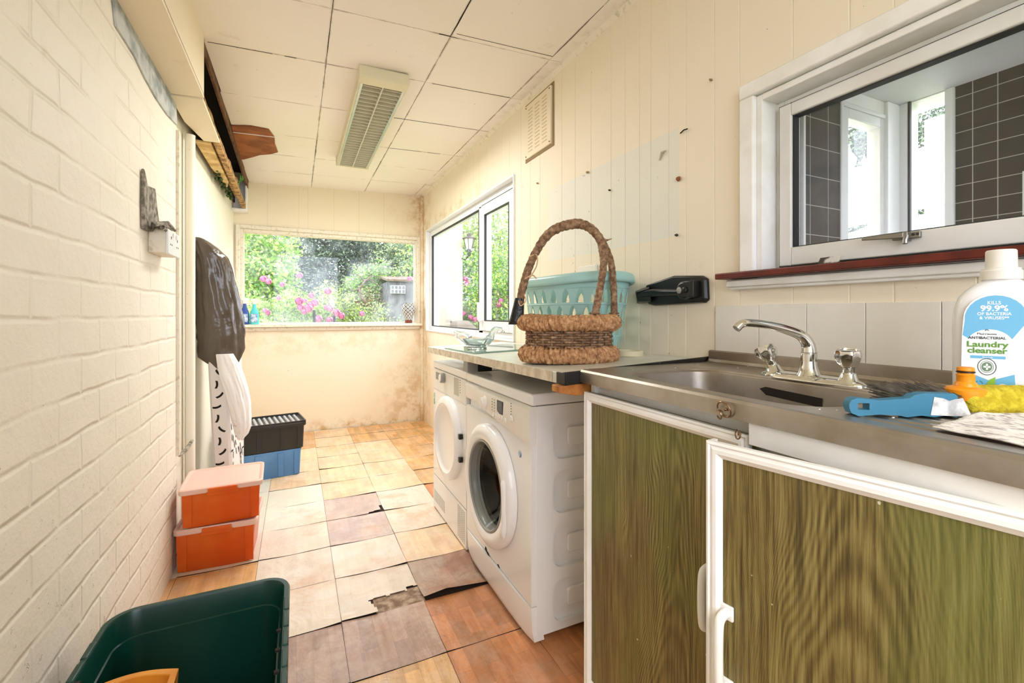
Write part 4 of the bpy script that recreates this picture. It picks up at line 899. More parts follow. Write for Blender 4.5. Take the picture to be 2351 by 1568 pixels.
# ---- wicker basket
WB = thing('wicker_basket', 'brown wicker basket with tall arched handle, one leg taped black', 'basket', (.845, 1.34, .955))
t = T('wicker'); c = t.ramp(t.noise(60, 4, .7), [(.3, S(70, 48, 32)), (.5, S(138, 104, 74)), (.72, S(190, 162, 128))]); t.set(Base_Color=c, Roughness=.75); t.bump(t.noise(180, 3), .001); M['wicker'] = t.m
t = T('straw'); c = t.ramp(t.noise(70, 4, .7), [(.3, S(110, 72, 42)), (.5, S(188, 138, 92)), (.72, S(224, 188, 142))]); t.set(Base_Color=c, Roughness=.7); t.bump(t.noise(160, 3), .0015); M['straw'] = t.m
def wicker():
    cx_, cy_ = .832, 1.315; zb = zw(.8, 1.3)+.001; fx, fy = Vector((cc, -cs, 0)), Vector((cs, cc, 0))
    A, B = .143, .092
    def pt(a, z, k=1., off=0): return Vector((cx_, cy_, zb+z))+fx*((A*k+off)*math.cos(a))+fy*((B*k+off)*math.sin(a))
    n = 96
    for nm, zc_, k, rr_, rz_ in (('base_braid', .026, 1.02, .022, .026), ('rim_braid', .132, 1.04, .024, .024)):
        g = G(); m_ = 18; N = 440
        lo = []
        for i in range(N):
            a = 2*PI*i/N; tw = i*.9; c_ = pt(a, zc_, k); rad = (pt(a, zc_, k, 1)-c_).normalized()
            l = []
            for j in range(m_):
                b = 2*PI*j/m_; q = 1+.12*math.sin(2*b+i*.8+2*noise.noise(Vector((i*.05, b, 1))))+.05*math.sin(3*b-i*.5)+.22*noise.noise(Vector((i*.5, j*.4, zc_*99)))
                l.append(c_+rad*(rr_*q*math.cos(b))+Vector((0, 0, max(rz_*q*math.sin(b), -zc_+.001))))
            lo.append(l)
        lo.append(lo[0]); g.loft(lo, 0, False, False); g.obj(nm, M['straw'], WB, smooth=60)
    # woven sides: strands weaving round stakes
    ns = 26
    g = G()
    for k in range(ns):
        a = 2*PI*(k+.5)/ns; g.tube([pt(a, .03, .96), pt(a, .115, .97)], .0035, 6)
    g.obj('stakes', M['wicker'], WB, smooth=60)
    g = G(); nz = 9; N = 208
    for r_ in range(nz):
        z = .047+.0078*r_
        P = [pt(2*PI*i/N, z, .965, 0.0062*math.sin(ns/2*2*PI*i/N+(r_ % 2)*PI)) for i in range(N)]; g.tube(P, .0042, 7, closed=True)
    g.obj('woven_side', M['wicker'], WB, smooth=60)
    g = G(); g.loft([[pt(2*PI*i/40, .006, .95) for i in range(40)], [pt(2*PI*i/40, .016, .95) for i in range(40)]]); g.obj('basket_floor', M['wicker'], WB)
    # handle
    C0 = Vector((cx_, cy_, zb))
    def hp(px, py, dep): d = ray(px, py); return CAM+d*dep
    D = 1.55
    main = smoothp([hp(x_, y_, D+dd) for x_, y_, dd in ((1192, 705, 0), (1200, 660, 0), (1216, 610, 0), (1240, 562, 0), (1272, 528, 0), (1318, 514, 0), (1352, 522, 0), (1378, 552, -.02), (1386, 600, -.04), (1378, 660, -.06), (1366, 722, -.07))], 7)
    br = smoothp([hp(x_, y_, D+dd) for x_, y_, dd in ((1362, 526, 0), (1386, 560, .01), (1402, 600, .03), (1409, 660, .04), (1410, 722, .05))], 7)
    def wrap(P, r, m_, seed):
        g = G(); L = []; up_ = fy
        for i, p in enumerate(P):
            d = (P[min(i+1, len(P)-1)]-P[max(0, i-1)]).normalized(); u = (up_-d*up_.dot(d)).normalized(); w = d.cross(u)
            l = []
            for j in range(m_):
                b = 2*PI*j/m_; q = 1+.055*math.sin(b+i*1.3)+.03*math.sin(2*b+i*2.1+seed)+.12*noise.noise(Vector((i*.25, b, seed))); l.append(p+(u*math.cos(b)+w*math.sin(b))*r(i/(len(P)-1))*q)
            L.append(l)
        g.loft(L); return g
    def dens(P, step=.0035):
        out = [P[0]]
        for a, b in zip(P, P[1:]):
            n_ = max(1, int((b-a).length/step)); out += [a+(b-a)*k/n_ for k in range(1, n_+1)]
        return out
    wrap(dens(main), lambda u: .0135+.0035*math.exp(-((u-.48)/.13)**2)-.0015*(u > .75), 12, 0).obj('handle', M['wicker'], WB, smooth=60)
    wrap(dens(br), lambda u: .0115, 12, 2).obj('handle_leg', M['wicker'], WB, smooth=60)
    for P in (main[-1], br[-1]):
        g = G()
        for k in range(3): g.tube([P+Vector((0, 0, -.012+.008*k))+fx*(.0155*math.cos(a))+fy*(.0155*math.sin(a)) for a in [2*PI*i/16 for i in range(16)]], .003, 6, closed=True)
        g.obj('binding', M['wicker'], WB, smooth=60)
    g = G(); lo = []; Pt = [hp(x_, y_, D) for x_, y_ in ((1193, 684), (1191, 700), (1188, 722), (1184, 745))]
    for i, p in enumerate(Pt): lo.append([p+fx*((.015+.0035*i)*(1+.25*noise.noise(Vector((i*2, j, 5))))*math.cos(2*PI*j/10))+fy*(.014*math.sin(2*PI*j/10)) for j in range(10)])
    g.loft(lo); bt = mat('black tape', S(18, 18, 18), .3, bump=.004, bsc=60); g.obj('black_tape', bt, WB, smooth=30)
    g = G(); g.tube([hp(1192, 738, D-.01), hp(1205, 729, D-.02), hp(1216, 725, D-.03), hp(1227, 724, D-.03)], [.003, .004, .008, .006], 8); g.obj('tape_end', bt, WB)
    M['reed'] = mat('loose reed', S(214, 176, 130), .6)
    for q in (((1214, 590), (1232, 585), (1232, 610), (1215, 640)), ((1205, 640), (1222, 632), (1232, 640)), ((1203, 676), (1207, 690), (1196, 702), (1190, 690)), ((1186, 745), (1196, 748), (1206, 742), (1214, 745))):
        g = G(); g.tube(smoothp([hp(a, b, D-.012) for a, b in q], 5), .0022, 6); g.obj('loose_reed', M['reed'], WB)
    g = G(); g.tube([hp(1378, 546, D-.02), hp(1392, 552, D-.03), hp(1405, 548, D-.03)], [.004, .004, .001], 6); g.obj('loose_reed', M['wicker'], WB)
wicker()

# ---- black wall bracket (folded arm)
KB = thing('wall_bracket', 'black plastic wall mounted gadget with folded lever arm', 'bracket', (XR, 1.2, 1.2))
def wp(px, py, d=0): p = ax(px, py, XR-d); return (p.x, p.y, p.z)
g = G(); q = [(1490, 655), (1555, 633), (1618, 633), (1629, 640), (1631, 688), (1624, 695), (1510, 702), (1496, 699), (1488, 690)]
base = [wp(a, b) for a, b in q]; g.loft([[Vector(p) for p in base], [Vector(p)+Vector((-.012, 0, 0)) for p in base], [Vector(p)*.94+Vector(base[0])*.0+Vector((XR, 1.19, 1.205))*.06+Vector((-.022, 0, 0)) for p in base]]); g.obj('back_plate', M['black'], KB, bevel=.004)
g = G(); g.tube([wp(1470, 678, .03), wp(1500, 672, .036), wp(1570, 671, .04)], [.013, .014, .010], 12)
g.loft([[wp(a, b, .015) for a, b in ((1458, 668), (1492, 655), (1498, 695), (1462, 698))], [wp(a, b, .04) for a, b in ((1460, 672), (1490, 662), (1494, 690), (1464, 693))]]); g.obj('lever_arm', M['black'], KB, bevel=.004)
g = G(); pp = Vector(wp(1592, 667, .0)); g.lathe([(.03, .018), (.03, .045), (.026, .05)], pp, FX, 28); g.box(XR-.05, pp.y-.045, pp.z-.024, XR-.02, pp.y-.002, pp.z+.03); h = g.obj('pivot_housing', M['black'], KB, bevel=.004)
for dy in (-.012, .012): g = G(); g.sphere((XR-.052, pp.y+dy, pp.z), (.006, .011, .011), n=14, m=8); g.obj('pivot_pin', M['grey_pl'] if dy > 0 else M['black'], h)

# ================================================================== THINGS ON THE DRAINER
ZD = .9660
# detergent bottle
bx, by = 1.035, .333
DB = thing('detergent_bottle', 'large white laundry cleanser bottle with blue label on the drainer', 'bottle', (bx, by, ZD), rot=(0, 0, -math.atan2(bx, by)+R(6))); DB.scale = (.79, .85, 1)
def bottle():
    # local: x right, y away from viewer, z up. Outline with an open hand grip to the right
    W2_, D2 = .073, .036; Hh = .222
    prof = [(.0, .058, .030), (.004, .066, .034), (.03, .072, .036), (.10, .073, .036), (.145, .0725, .036), (.165, .070, .0355), (.18, .064, .034), (.192, .052, .031), (.2, .040, .027), (.207, .028, .024), (.212, .0265, .0245), (.222, .0265, .0245)]
    g = G(); lo = []; n = 40
    for z, w, d in prof:
        l = []
        for i in range(n):
            a = 2*PI*i/n; e = 3.2 if z < .2 else 2.2; ca, sa = math.cos(a), math.sin(a); q = (abs(ca)**e+abs(sa)**e)**(-1/e); l.append(Vector((w*q*ca, d*q*sa, z)))
        lo.append(l)
    g.loft(lo); o = g.obj('bottle_body', mat('white glossy plastic', S(244, 244, 244), .25), DB, local=True, smooth=60)
    cut = G(); lo = []
    for yy, k in ((-.06, 1.25), (-.03, 1.1), (-.012, .9), (.012, .9), (.03, 1.1), (.06, 1.25)):
        lo.append([Vector((.049+.0155*k*math.cos(a), yy, .093+.052*k*math.sin(a))) for a in [2*PI*i/28 for i in range(28)]])
    cut.loft(lo); boolean(o, cut)
    g = G(); g.lathe([(.031, .208), (.031, .222), (.0285, .224), (.0285, .226), (.0235, .227), (.023, .254), (.021, .256), (.018, .256)], (0, 0, 0), None, 40)
    g.obj('cap', M['white_pl'], DB, local=True, smooth=40)
    yl = -.0368
    def lab(pts, nm, m, dy=0): g = G(); g.poly([(a, yl-dy, b) for a, b in pts]); return g.obj(nm, m, DB, local=True, smooth=0)
    wl, bl = mat('white label', S(240, 244, 246), .35), mat('sky blue label', S(112, 184, 222), .35)
    arc = lambda cx_, cz_, rx_, rz_, a0, a1, n=14: [(cx_+rx_*math.cos(R(a0+(a1-a0)*i/n)), cz_+rz_*math.sin(R(a0+(a1-a0)*i/n))) for i in range(n+1)]
    A = [(-.062, .02), (.018, .02)]+[(.016, .06), (.022, .10), (.034, .125)]+arc(-.012, .145, .046, .04, 0, 180)+[(-.060, .12)]
    L0 = lab(A, 'front_label', wl)
    B = arc(-.012, .145, .044, .037, -5, 185)+[(-.059, .118)]+arc(-.02, .102, .034, .026, 155, 25)
    lab(B, 'label_blue_top', bl, .0003)
    lab([(-.061, .021), (.0165, .021), (.014, .058), (-.02, .046), (-.061, .062)], 'label_blue_foot', bl, .0003)
    grn, dk = mat('green ink', S(96, 150, 50), .4), mat('dark ink', S(60, 66, 72), .4); wi = mat('white ink', S(250, 252, 252), .4)
    def tx(s_, size, x_, z_, m, bold=0, sx_=1.1, dy=.0006): text(s_, size, TR(x_, yl-dy, z_)@RX(PI/2), m, DB, .0001, 'label_lettering', bold, 'CENTER', sx_)
    tx('KILLS', .0075, -.014, .170, wi, .0001); tx('99.9%', .0125, -.014, .161, wi, .0004, 1.3); tx('OF BACTERIA', .0065, -.014, .1525, wi, .0001, 1.2); tx('& VIRUSES**', .0065, -.014, .146, wi, .0001, 1.2)
    tx('Morrisons', .005, -.024, .1205, dk, 0, 1.35); tx('ANTIBACTERIAL', .0056, -.024, .1140, dk, .0001, 1.3)
    tx('Laundry', .0125, -.024, .1035, grn, .0003, 1.45); tx('cleanser', .0125, -.024, .0935, grn, .0003, 1.35)
    lab([(-.048, .081), (.002, .081), (.002, .0855), (-.048, .0855)], 'label_stripe', bl, .0003); tx('Essentials', .0035, -.023, .0832, wi)
    g = G()
    for i in range(7): a0 = PI*i/6; g.poly([(-.024+.0015*math.cos(a0-.3), yl-.0005, .1255+.0015*math.sin(a0-.3)), (-.024+.004*math.cos(a0), yl-.0005, .1255+.004*math.sin(a0)), (-.024+.0015*math.cos(a0+.3), yl-.0005, .1255+.0015*math.sin(a0+.3))])
    g.obj('label_sun_mark', dk, DB, local=True)
    g = G()
    for r0, r1 in ((.0135, .0125), (.0095, .009)):
        for i in range(28):
            a, b = 2*PI*i/28, 2*PI*(i+1)/28
            g.poly([(-.024+r0*math.cos(a), yl-.0005, .068+r0*math.sin(a)), (-.024+r0*math.cos(b), yl-.0005, .068+r0*math.sin(b)), (-.024+r1*math.cos(b), yl-.0005, .068+r1*math.sin(b)), (-.024+r1*math.cos(a), yl-.0005, .068+r1*math.sin(a))])
    g.obj('label_seal_ring', dk, DB, local=True)
    g = G(); g.poly([(-.024+.0075*math.cos(2*PI*i/20), yl-.0005, .068+.0075*math.sin(2*PI*i/20)) for i in range(20)]); g.obj('label_seal', mat('seal green', S(110, 140, 110), .4), DB, local=True)
    g = G(); g.poly([(-.0255, yl-.0008, .063), (-.0225, yl-.0008, .063), (-.0225, yl-.0008, .073), (-.0255, yl-.0008, .073)]); g.poly([(-.029, yl-.0008, .0665), (-.019, yl-.0008, .0665), (-.019, yl-.0008, .0695), (-.029, yl-.0008, .0695)]); g.obj('label_cross', wi, DB, local=True)
    # icon shirt and recycling arrows, cotton and leaves printed
    g = G(); g.poly([(-.057+a*.012, yl-.0006, .034+b*.012) for a, b in ((.2, 0), (.8, 0), (.8, .6), (1, .55), (1, .85), (.7, 1), (.3, 1), (0, .85), (0, .55), (.2, .6))]); g.obj('label_shirt_icon', wi, DB, local=True)
    g = G()
    for k in range(3):
        a0 = 2*PI*k/3
        for i in range(4):
            a, b = a0+i*.38, a0+(i+1)*.38; g.poly([(-.035+.0055*math.cos(a), yl-.0006, .040+.0055*math.sin(a)), (-.035+.0055*math.cos(b), yl-.0006, .040+.0055*math.sin(b)), (-.035+.0042*math.cos(b), yl-.0006, .040+.0042*math.sin(b)), (-.035+.0042*math.cos(a), yl-.0006, .040+.0042*math.sin(a))])
    g.obj('label_recycling_icon', mat('teal ink', S(50, 140, 150), .4), DB, local=True)
    gl = mat('leaf green', S(140, 190, 70), .4); ct = mat('cotton white', S(236, 236, 226), .5)
    for (a, b, r_, an) in ((-.018, .042, .012, 60), (.014, .032, .012, -40)):
        g = G(); g.poly([(a+r_*(math.cos(R(an))*u-math.sin(R(an))*v), yl-.0007, b+r_*(math.sin(R(an))*u+math.cos(R(an))*v)) for u, v in ((-1, 0), (-.4, .45), (.3, .4), (1, 0), (.3, -.4), (-.4, -.45))]); g.obj('label_leaf', gl, DB, local=True)
    for a, b, r_ in ((-.014, .026, .0085), (-.002, .033, .0095), (.008, .025, .0095), (-.003, .022, .008)):
        g = G(); g.poly([(a+r_*math.cos(2*PI*i/16), yl-.0009-r_*.01, b+r_*math.sin(2*PI*i/16)) for i in range(16)]); g.obj('label_cotton', ct, DB, local=True)
bottle()
# yellow fluffy duster
YD = Vector((1.02, .285, ZD)); g = G(); dY = Vector((cc*.98+.04, -cs*.98, 0)).normalized()
def yell():
    p0, p1 = az(2188, 918, ZD+.022), az(2400, 922, ZD+.022); n = 60; m_ = 26; L = []
    d = (p1-p0).normalized(); w = d.cross(Vector((0, 0, 1)))
    for i in range(n+1):
        u = i/n; r = .0235*min(1, (u*9+.15))**.5
        L.append([p0+(p1-p0)*u+w*(r*math.cos(2*PI*j/m_)*(1+.07*noise.noise(Vector((i*.6, j*.7, 3)))))+Vector((0, 0, max(r*math.sin(2*PI*j/m_)*(1+.07*noise.noise(Vector((i*.6, j*.7, 9)))), -.0212))) for j in range(m_)])
    g = G(); g.loft(L); return g.obj('duster', mat('yellow fleece', S(214, 196, 54), .95, c2=S(184, 162, 30), sc=90, bump=.004, bsc=160), None, smooth=60)
tag(yell(), 'fluffy yellow cleaning roller lying in front of the white bottle', 'duster')
# orange hose connector
p = az(2228, 962, ZD); HC = thing('hose_connector', 'orange garden hose connector with grey collar standing behind blue brush', 'hose connector', (p.x+.02, p.y, ZD))
oc = mat('orange plastic', S(240, 150, 24), .35)
c_ = (p.x+.035, p.y+.018, ZD)
g = G(); g.lathe([(.018, 0), (.021, .003), (.021, .022), (.019, .024)], c_, None, 26); g.obj('grey_collar', M['grey_pl'], HC)
g = G(); g.lathe([(.0235, .022), (.0245, .025), (.0245, .038), (.022, .041), (.014, .043), (.0125, .048), (.0105, .05), (.0105, .058), (.0115, .060), (.0095, .062), (.0095, .066), (.0105, .067), (.010, .071), (.008, .072)], c_, None, 30); g.obj('nozzle_body', oc, HC)
g = G(); g.tube([Vector(c_)+Vector((.0098*math.cos(a), .0098*math.sin(a), .0645)) for a in [2*PI*i/20 for i in range(20)]], .0014, 6, closed=True); g.obj('o_ring', M['black'], HC)
# blue hand brush
pa, pb = az(1950, 955, ZD), az(2252, 962, ZD)
L_ = (pb-pa).length; rb = math.atan2(pb.y-pa.y, pb.x-pa.x)
HB = thing('hand_brush', 'blue plastic hand brush lying on its side on the drainer', 'brush', (pa.x, pa.y, ZD), rb)
bm_ = mat('matt blue plastic', S(56, 120, 148), .45)
k_ = L_
g = G()   # local x along, y away, z up
out = [(0, .012), (.004, .004), (.016, .0), (.05*1, .003), (.085, .002), (.096, .0), (.12, .003), (.14, .001), (.16, .004), (.18, .001), (k_, .002), (k_+.001, .032), (k_-.004, .036), (.125, .036), (.108, .033), (.1, .028), (.05, .024), (.014, .027), (.004, .024), (0, .018)]
sc_ = 1
g.prism([(a*k_/.215 if a < .2 else a, 0, b) for a, b in out], (0, .016, 0)); b_ = g.obj('brush_handle', bm_, HB, local=True, bevel=.0035, seg=3)
cut = G(); cut.box(.012, -.02, .0095, .028, .04, .0195); bb = [m for m in b_.modifiers]; b_.modifiers.clear(); boolean(b_, cut)
q = b_.modifiers.new('b', 'BEVEL'); q.width = .0025; q.segments = 3; q.limit_method = 'ANGLE'; q.angle_limit = R(50)
g = G()
bs = mat('grey bristle', S(110, 104, 96), .6, c2=S(60, 56, 52), sc=50)
for i in range(380):
    u = .10+.112*random.random(); v = .006+.026*random.random(); e = Vector((random.gauss(-.012, .006), .055+random.gauss(0, .004), random.gauss(.004, .004)+(v-.018)*.5))
    g.tube([Vector((u*k_/.215, .014, v)), Vector((u*k_/.215, .014, v))+e*.5, Vector((u*k_/.215, .014, v))+e+Vector((-.003, 0, .0))], .0006, 3, caps=False)
br_ = g.obj('bristles', bs, HB, local=True); br_['kind'] = 'stuff'
g = G(); g.poly([(k_-.067, -.0006, .004), (k_-.012, -.0006, .003), (k_-.024, -.0006, .030), (k_-.035, -.0006, .028), (k_-.042, -.0006, .0255), (k_-.05, -.0006, .029), (k_-.062, -.0006, .031)]); g.obj('torn_label', mat('paper label', S(232, 230, 226), .6, c2=S(180, 180, 178), sc=60), HB, local=True)
# dish cloth
g = G(); q0, q1, q2, q3 = az(2140, 988, ZD), az(2420, 1046, ZD), az(2420, 948, ZD), az(2260, 950, ZD)
def cf(u, v):
    p = (q0*(1-u)+q1*u)*(1-v)+(q3*(1-u)+q2*u)*v; n_ = noise.noise(Vector((p.x*22, p.y*22, 0)))
    e = min(u, v, 1-v)*10; rib = .0012*math.sin((p.x*cc+p.y*cs*.3)*1)  # ribs below
    rib = .0011*math.sin(v*95+math.sin(u*7)*.9)
    return (p.x+.003*noise.noise(Vector((v*9, 2, 1)))*(u < .1), p.y, ZD+.0045+.004*n_+rib+.004*min(1, e))
g.grid(cf, 60, 150)
t = T('ribbed cloth'); c = t.mix(t.sstep(t.noise(140, 3, .7, v=t.mapping(rot=(0, 0, R(25)), scale=(1, .25, 1))), .5, .62), S(232, 226, 218), S(170, 162, 158)); t.set(Base_Color=c, Roughness=.9); t.bump(t.noise(300, 2), .0006)
tag(g.obj('dish_cloth', t.m, solid=.002, smooth=70), 'ribbed white and grey dish cloth spread over the drainer edge', 'cloth')
# leaning photo on window sill
p0, p1, p2, p3 = ax(1876, 612, XR-.012), ax(1926, 604, XR-.012), ax(1927, 586, XR-.004), ax(1880, 592, XR-.004)
zs = 1.2405; g = G(); g.loft([[Vector((a.x, a.y, max(a.z, zs))) for a in (p0, p1)]+[Vector((a.x+.006, a.y, a.z)) for a in (p2, p3)], [Vector((a.x+.0006, a.y, max(a.z, zs))) for a in (p0, p1)]+[Vector((a.x+.0066, a.y, a.z)) for a in (p2, p3)]])
tag(g.obj('small_card', mat('dark photo print', S(60, 54, 48), .3, c2=S(214, 210, 204), sc=26, thr=(.5, .62))), 'small dark photo card propped on the red window sill', 'card')
# crumbs on sink
g = G()
for i in range(70):
    xx, yy = random.uniform(.74, 1.17), random.uniform(.3, 1.03)
    if .74 < xx < 1.03 and .45 < yy < .94: continue
    s_ = random.uniform(.0008, .0022); g.box(xx, yy, .9672, xx+s_*2, yy+s_, .9672+s_*.6, 0, None)
tag(g.obj('paint_flakes', M['white']), 'scattered white paint flakes on the sink deck', 'debris', kind='stuff')

# ================================================================== LEFT SIDE OF THE FLOOR
def crate(name, label, cat, w, d, h, cm, lm, loc, rz, lidh=.02, ribs=2, taper=.88, corr=False, group=None):
    t = thing(name, label, cat, loc, rz, group); g = G(); n = 4; rr = .02
    lo = [g.rr(w*taper, d*taper, rr, 0, n), g.rr(w*taper+.004, d*taper+.004, rr, .004, n), g.rr(w*.985, d*.985, rr, h-.012, n), g.rr(w, d, rr, h-.012, n), g.rr(w, d, rr, h, n), g.rr(w-.01, d-.01, rr, h, n), g.rr(w*.985-.008, d*.985-.008, rr, h-.012, n), g.rr(w*taper, d*taper-.004, rr, .008, n)]
    g.loft(lo, 0, True, True); g.obj('box', cm, t, local=True, smooth=40)
    for k in range(ribs):
        for sx_ in (-1, 1):
            g = G(); xx = sx_*w*(.42 if k == 0 else .17); g.loft([[(xx-.016, -d*taper/2-.0005, .006), (xx+.016, -d*taper/2-.0005, .006), (xx+.016, -d*taper/2-.006, .006), (xx-.016, -d*taper/2-.006, .006)], [(xx-.018, -d*.985/2-.0005, h-.014), (xx+.018, -d*.985/2-.0005, h-.014), (xx+.018, -d*.985/2-.005, h-.014), (xx-.018, -d*.985/2-.005, h-.014)]]); g.obj('corner_rib', cm, t, local=True, bevel=.001)
    return t
M['orange_tr'] = mat('translucent orange plastic', S(252, 122, 40), .3, trans=.3, c2=S(244, 98, 24), sc=5)
t = T('frosted peach lid'); t.set(Base_Color=S(246, 206, 188), Roughness=.35, Alpha=.9); M['peach_lid'] = t.m
def lid(t, w, d, h, m, clip=None, corr=False):
    g = G(); n = 5; r_ = .022
    lo = [g.rr(w+.012, d+.012, r_, h-.016, n), g.rr(w+.016, d+.016, r_, h-.012, n), g.rr(w+.016, d+.016, r_, h+.004, n), g.rr(w+.006, d+.006, r_, h+.008, n), g.rr(w-.01, d-.01, r_, h+.006, n), g.rr(w-.016, d-.016, r_, h+.002, n)]
    g.loft(lo, 0, True, True); l = g.obj('lid', m, t, local=True, smooth=40)
    if clip: g = G(); g.box(-.05, -d/2-.017, h-.014, .06, -d/2-.006, h+.004); g.box(-.055, -d/2-.013, h-.03, .065, -d/2-.002, h-.012); g.obj('clip_handle', clip, t, local=True, bevel=.003)
    if corr:
        g = G()
        for k in range(12): xx = -w/2+.03+k*(w-.06)/11; g.tube([(xx, -d/2+.02, h+.004), (xx, d/2-.02, h+.004)], .009, 10)
        g.obj('lid_ridges', corr, t, local=True)
        g = G(); n_ = 4; g.loft([g.rr(w+.012, d+.012, .01, h+.003, n_), g.rr(w+.012, d+.012, .01, h+.02, n_), g.rr(w-.004, d-.004, .008, h+.02, n_), g.rr(w-.004, d-.004, .008, h+.003, n_)], 0, False, False); g.obj('lid_border', m, t, local=True)
    return l
cr1 = crate('storage_crate', 'orange see-through storage crate on the floor, bottom of the pair', 'crate', .30, .28, .185, M['orange_tr'], None, (-.313, 2.50, .004), R(-2), ribs=1); lid(cr1, .30, .28, .185, M['peach_lid'], M['orange_tr'])
cr2 = crate('storage_crate', 'orange see-through storage crate stacked on top of another, frosted lid up', 'crate', .30, .28, .165, M['orange_tr'], None, (-.300, 2.49, .198), R(2), ribs=1); lid(cr2, .30, .28, .165, M['peach_lid'], M['orange_tr'])
M['bluec'] = mat('blue plastic', S(104, 154, 204), .35, c2=S(86, 136, 190), sc=4); M['blackc'] = mat('black crate plastic', S(44, 42, 38), .4); M['greyl'] = mat('dusty silver lid', S(176, 180, 182), .45)
cr3 = crate('storage_crate', 'blue plastic storage crate on the floor beneath the black one', 'crate', .40, .28, .18, M['bluec'], None, (-.185, 3.615, .004), R(9), taper=.94); 
cr4 = crate('storage_crate', 'black ribbed storage crate stacked on the blue one', 'crate', .42, .29, .17, M['blackc'], None, (-.175, 3.615, .188), R(9), taper=.95); lid(cr4, .42, .29, .17, M['blackc'], None, M['greyl'])
# green recycling box
GB = thing('recycling_box', 'dark green open recycling box in the near left corner', 'box', (-.222, 1.18, .004))
M['green'] = mat('dark green plastic', S(8, 54, 45), .3, c2=S(12, 62, 52), sc=6)
def gbox():
    w, d, h = .41, .60, .36; g = G(); n = 8; r_ = .055
    lo = []
    for ww, dd, z, rr_ in ((w*.82, d*.84, 0, .04), (w*.84, d*.86, .006, .045), (w*.945, d*.955, h-.075, r_), (w*.955, d*.965, h-.07, r_), (w*.965, d*.975, h-.035, r_), (w, d, h-.035, r_+.01), (w+.002, d+.002, h-.006, r_+.01), (w-.004, d-.004, h, r_+.008), (w-.026, d-.026, h, r_), (w-.032, d-.032, h-.006, r_), (w-.045, d-.045, h-.06, r_), (w-.052, d-.052, h-.062, r_-.003), (w*.82-.008, d*.84-.008, .01, .036)):
        lo.append(g.rr(ww, dd, rr_, z, n))
    g.loft(lo, 0, True, True); g.obj('tub', M['green'], GB, local=True, smooth=40)
    for s_ in (-1, 1):
        for yy in (-.2, -.13, -.06, .01, .08, .15): g = G(); g.box(s_*(w/2-.006)-.006, yy-.028, h-.006, s_*(w/2-.006)+.006, yy+.028, h+.0022); g.obj('rim_tab', M['green'], GB, local=True, bevel=.002)
    for s_ in (-1, 1):
        for yy in (-.165, -.095, -.025, .045): g = G(); g.box(s_*(w/2-.021)-.005, yy-.004, h-.004, s_*(w/2-.021)+.005, yy+.004, h+.0008); g.obj('rim_slot', M['dark'], GB, local=True)
    text('RECYCLING', .012, TR(w/2-.012, -.03, h+.0005)@RZ(-PI/2)@TR(0, 0, 0), mat('moulded green', S(20, 84, 68), .3), GB, .0006, 'moulded_lettering') if False else None
    g = G()
    for k, (a, b) in enumerate(((-.10, .2), (-.03, .22), (.07, .10), (.1, -.05), (-.02, .05), (.0, .26))):
        for an in (0, 70, 130): g.box(-.008, -.0009, 0, .008, .0009, .0012, 0, TR(a, b, .012)@RZ(R(an+k*20)))
    g.obj('white_scraps', M['white'], GB, local=True)
gbox()
# orange tray standing in the box
OT = thing('orange_tray', 'curved orange plastic tray standing inside the green recycling box', 'tray', (-.318, 1.155, .02))
g = G(); pts_o, pts_i = [], []
def sect(rr_, x0, x1, yf, yn): 
    arc = [(x0+(x1-x0)*i/16, yf+.03*math.sin(PI*(i/16)*.9+.15)) for i in range(17)]; return arc+[(x1, yn), (x0, yn)]
o_ = sect(0, -.105, .082, .075, -.12); i_ = sect(0, -.09, .068, .060, -.105)
g.loft([[(a*.8, b*.8, 0) for a, b in o_], [(a, b, .312) for a, b in o_], [(a, b, .312) for a, b in i_], [(a, b, .287) for a, b in i_]], 0, True, True)
g.obj('tray_body', mat('amber plastic', S(226, 150, 50), .35, c2=S(206, 128, 36), sc=9), OT, local=True, bevel=.002)
g = G(); g.tube([(.035, .0, .288), (.04, .012, .297), (.05, .03, .3)], .006, 8); g.obj('black_clip', M['black'], OT, local=True)

# ironing board with black bag and white fabric bag
IB = thing('ironing_board', 'folded ironing board in white cover with black dashes leaning on the left wall', 'ironing board', (-.38, 3.02, 0))
M['cover'] = mat('white cotton cover', S(238, 232, 226), .8)
Xb = TR(-.352, 2.93, .0)@RY(-R(2.6))@RZ(-R(7))
g = G(); lo = []
def bp(x, y, z): return Xb@Vector((x, y, z))
for z, w, yo in ((.12, .055, .2), (.2, .085, .26), (.5, .09, .32), (1.2, .09, .34), (1.4, .07, .3)):
    lo.append([bp(x, y, z) for x, y in ((-w/2, .012), (-w/2+.012, 0), (w/2-.012, 0), (w/2, .012), (w/2, yo), (-w/2, yo))])
g.loft(lo); 
dk_ = M['dark']; random.seed(3)
for k in range(12):
    z = .30+k*.062; x0 = (-.022, -.004, -.016, -.008, -.02)[k % 5]; an = (8, 40, 85, -45, 75, 12, 38, 84, -50)[k % 9]
    for s in range(5):
        u = s/5-.5; u2 = (s+1)/5-.5; L = .042; wd = .011; c_ = (x0+.012, z)
        f = lambda u, v: (c_[0]+L*u*math.cos(R(an))-(v+.5*L*u*u)*math.sin(R(an)), c_[1]+L*u*math.sin(R(an))+(v+.5*L*u*u)*math.cos(R(an)))
        q = [f(u, -wd/2), f(u2, -wd/2), f(u2, wd/2), f(u, wd/2)]; q = [(max(-.032, min(.032, a)), b) for a, b in q]
        g.poly([bp(a, -.0012, b) for a, b in q], 1)
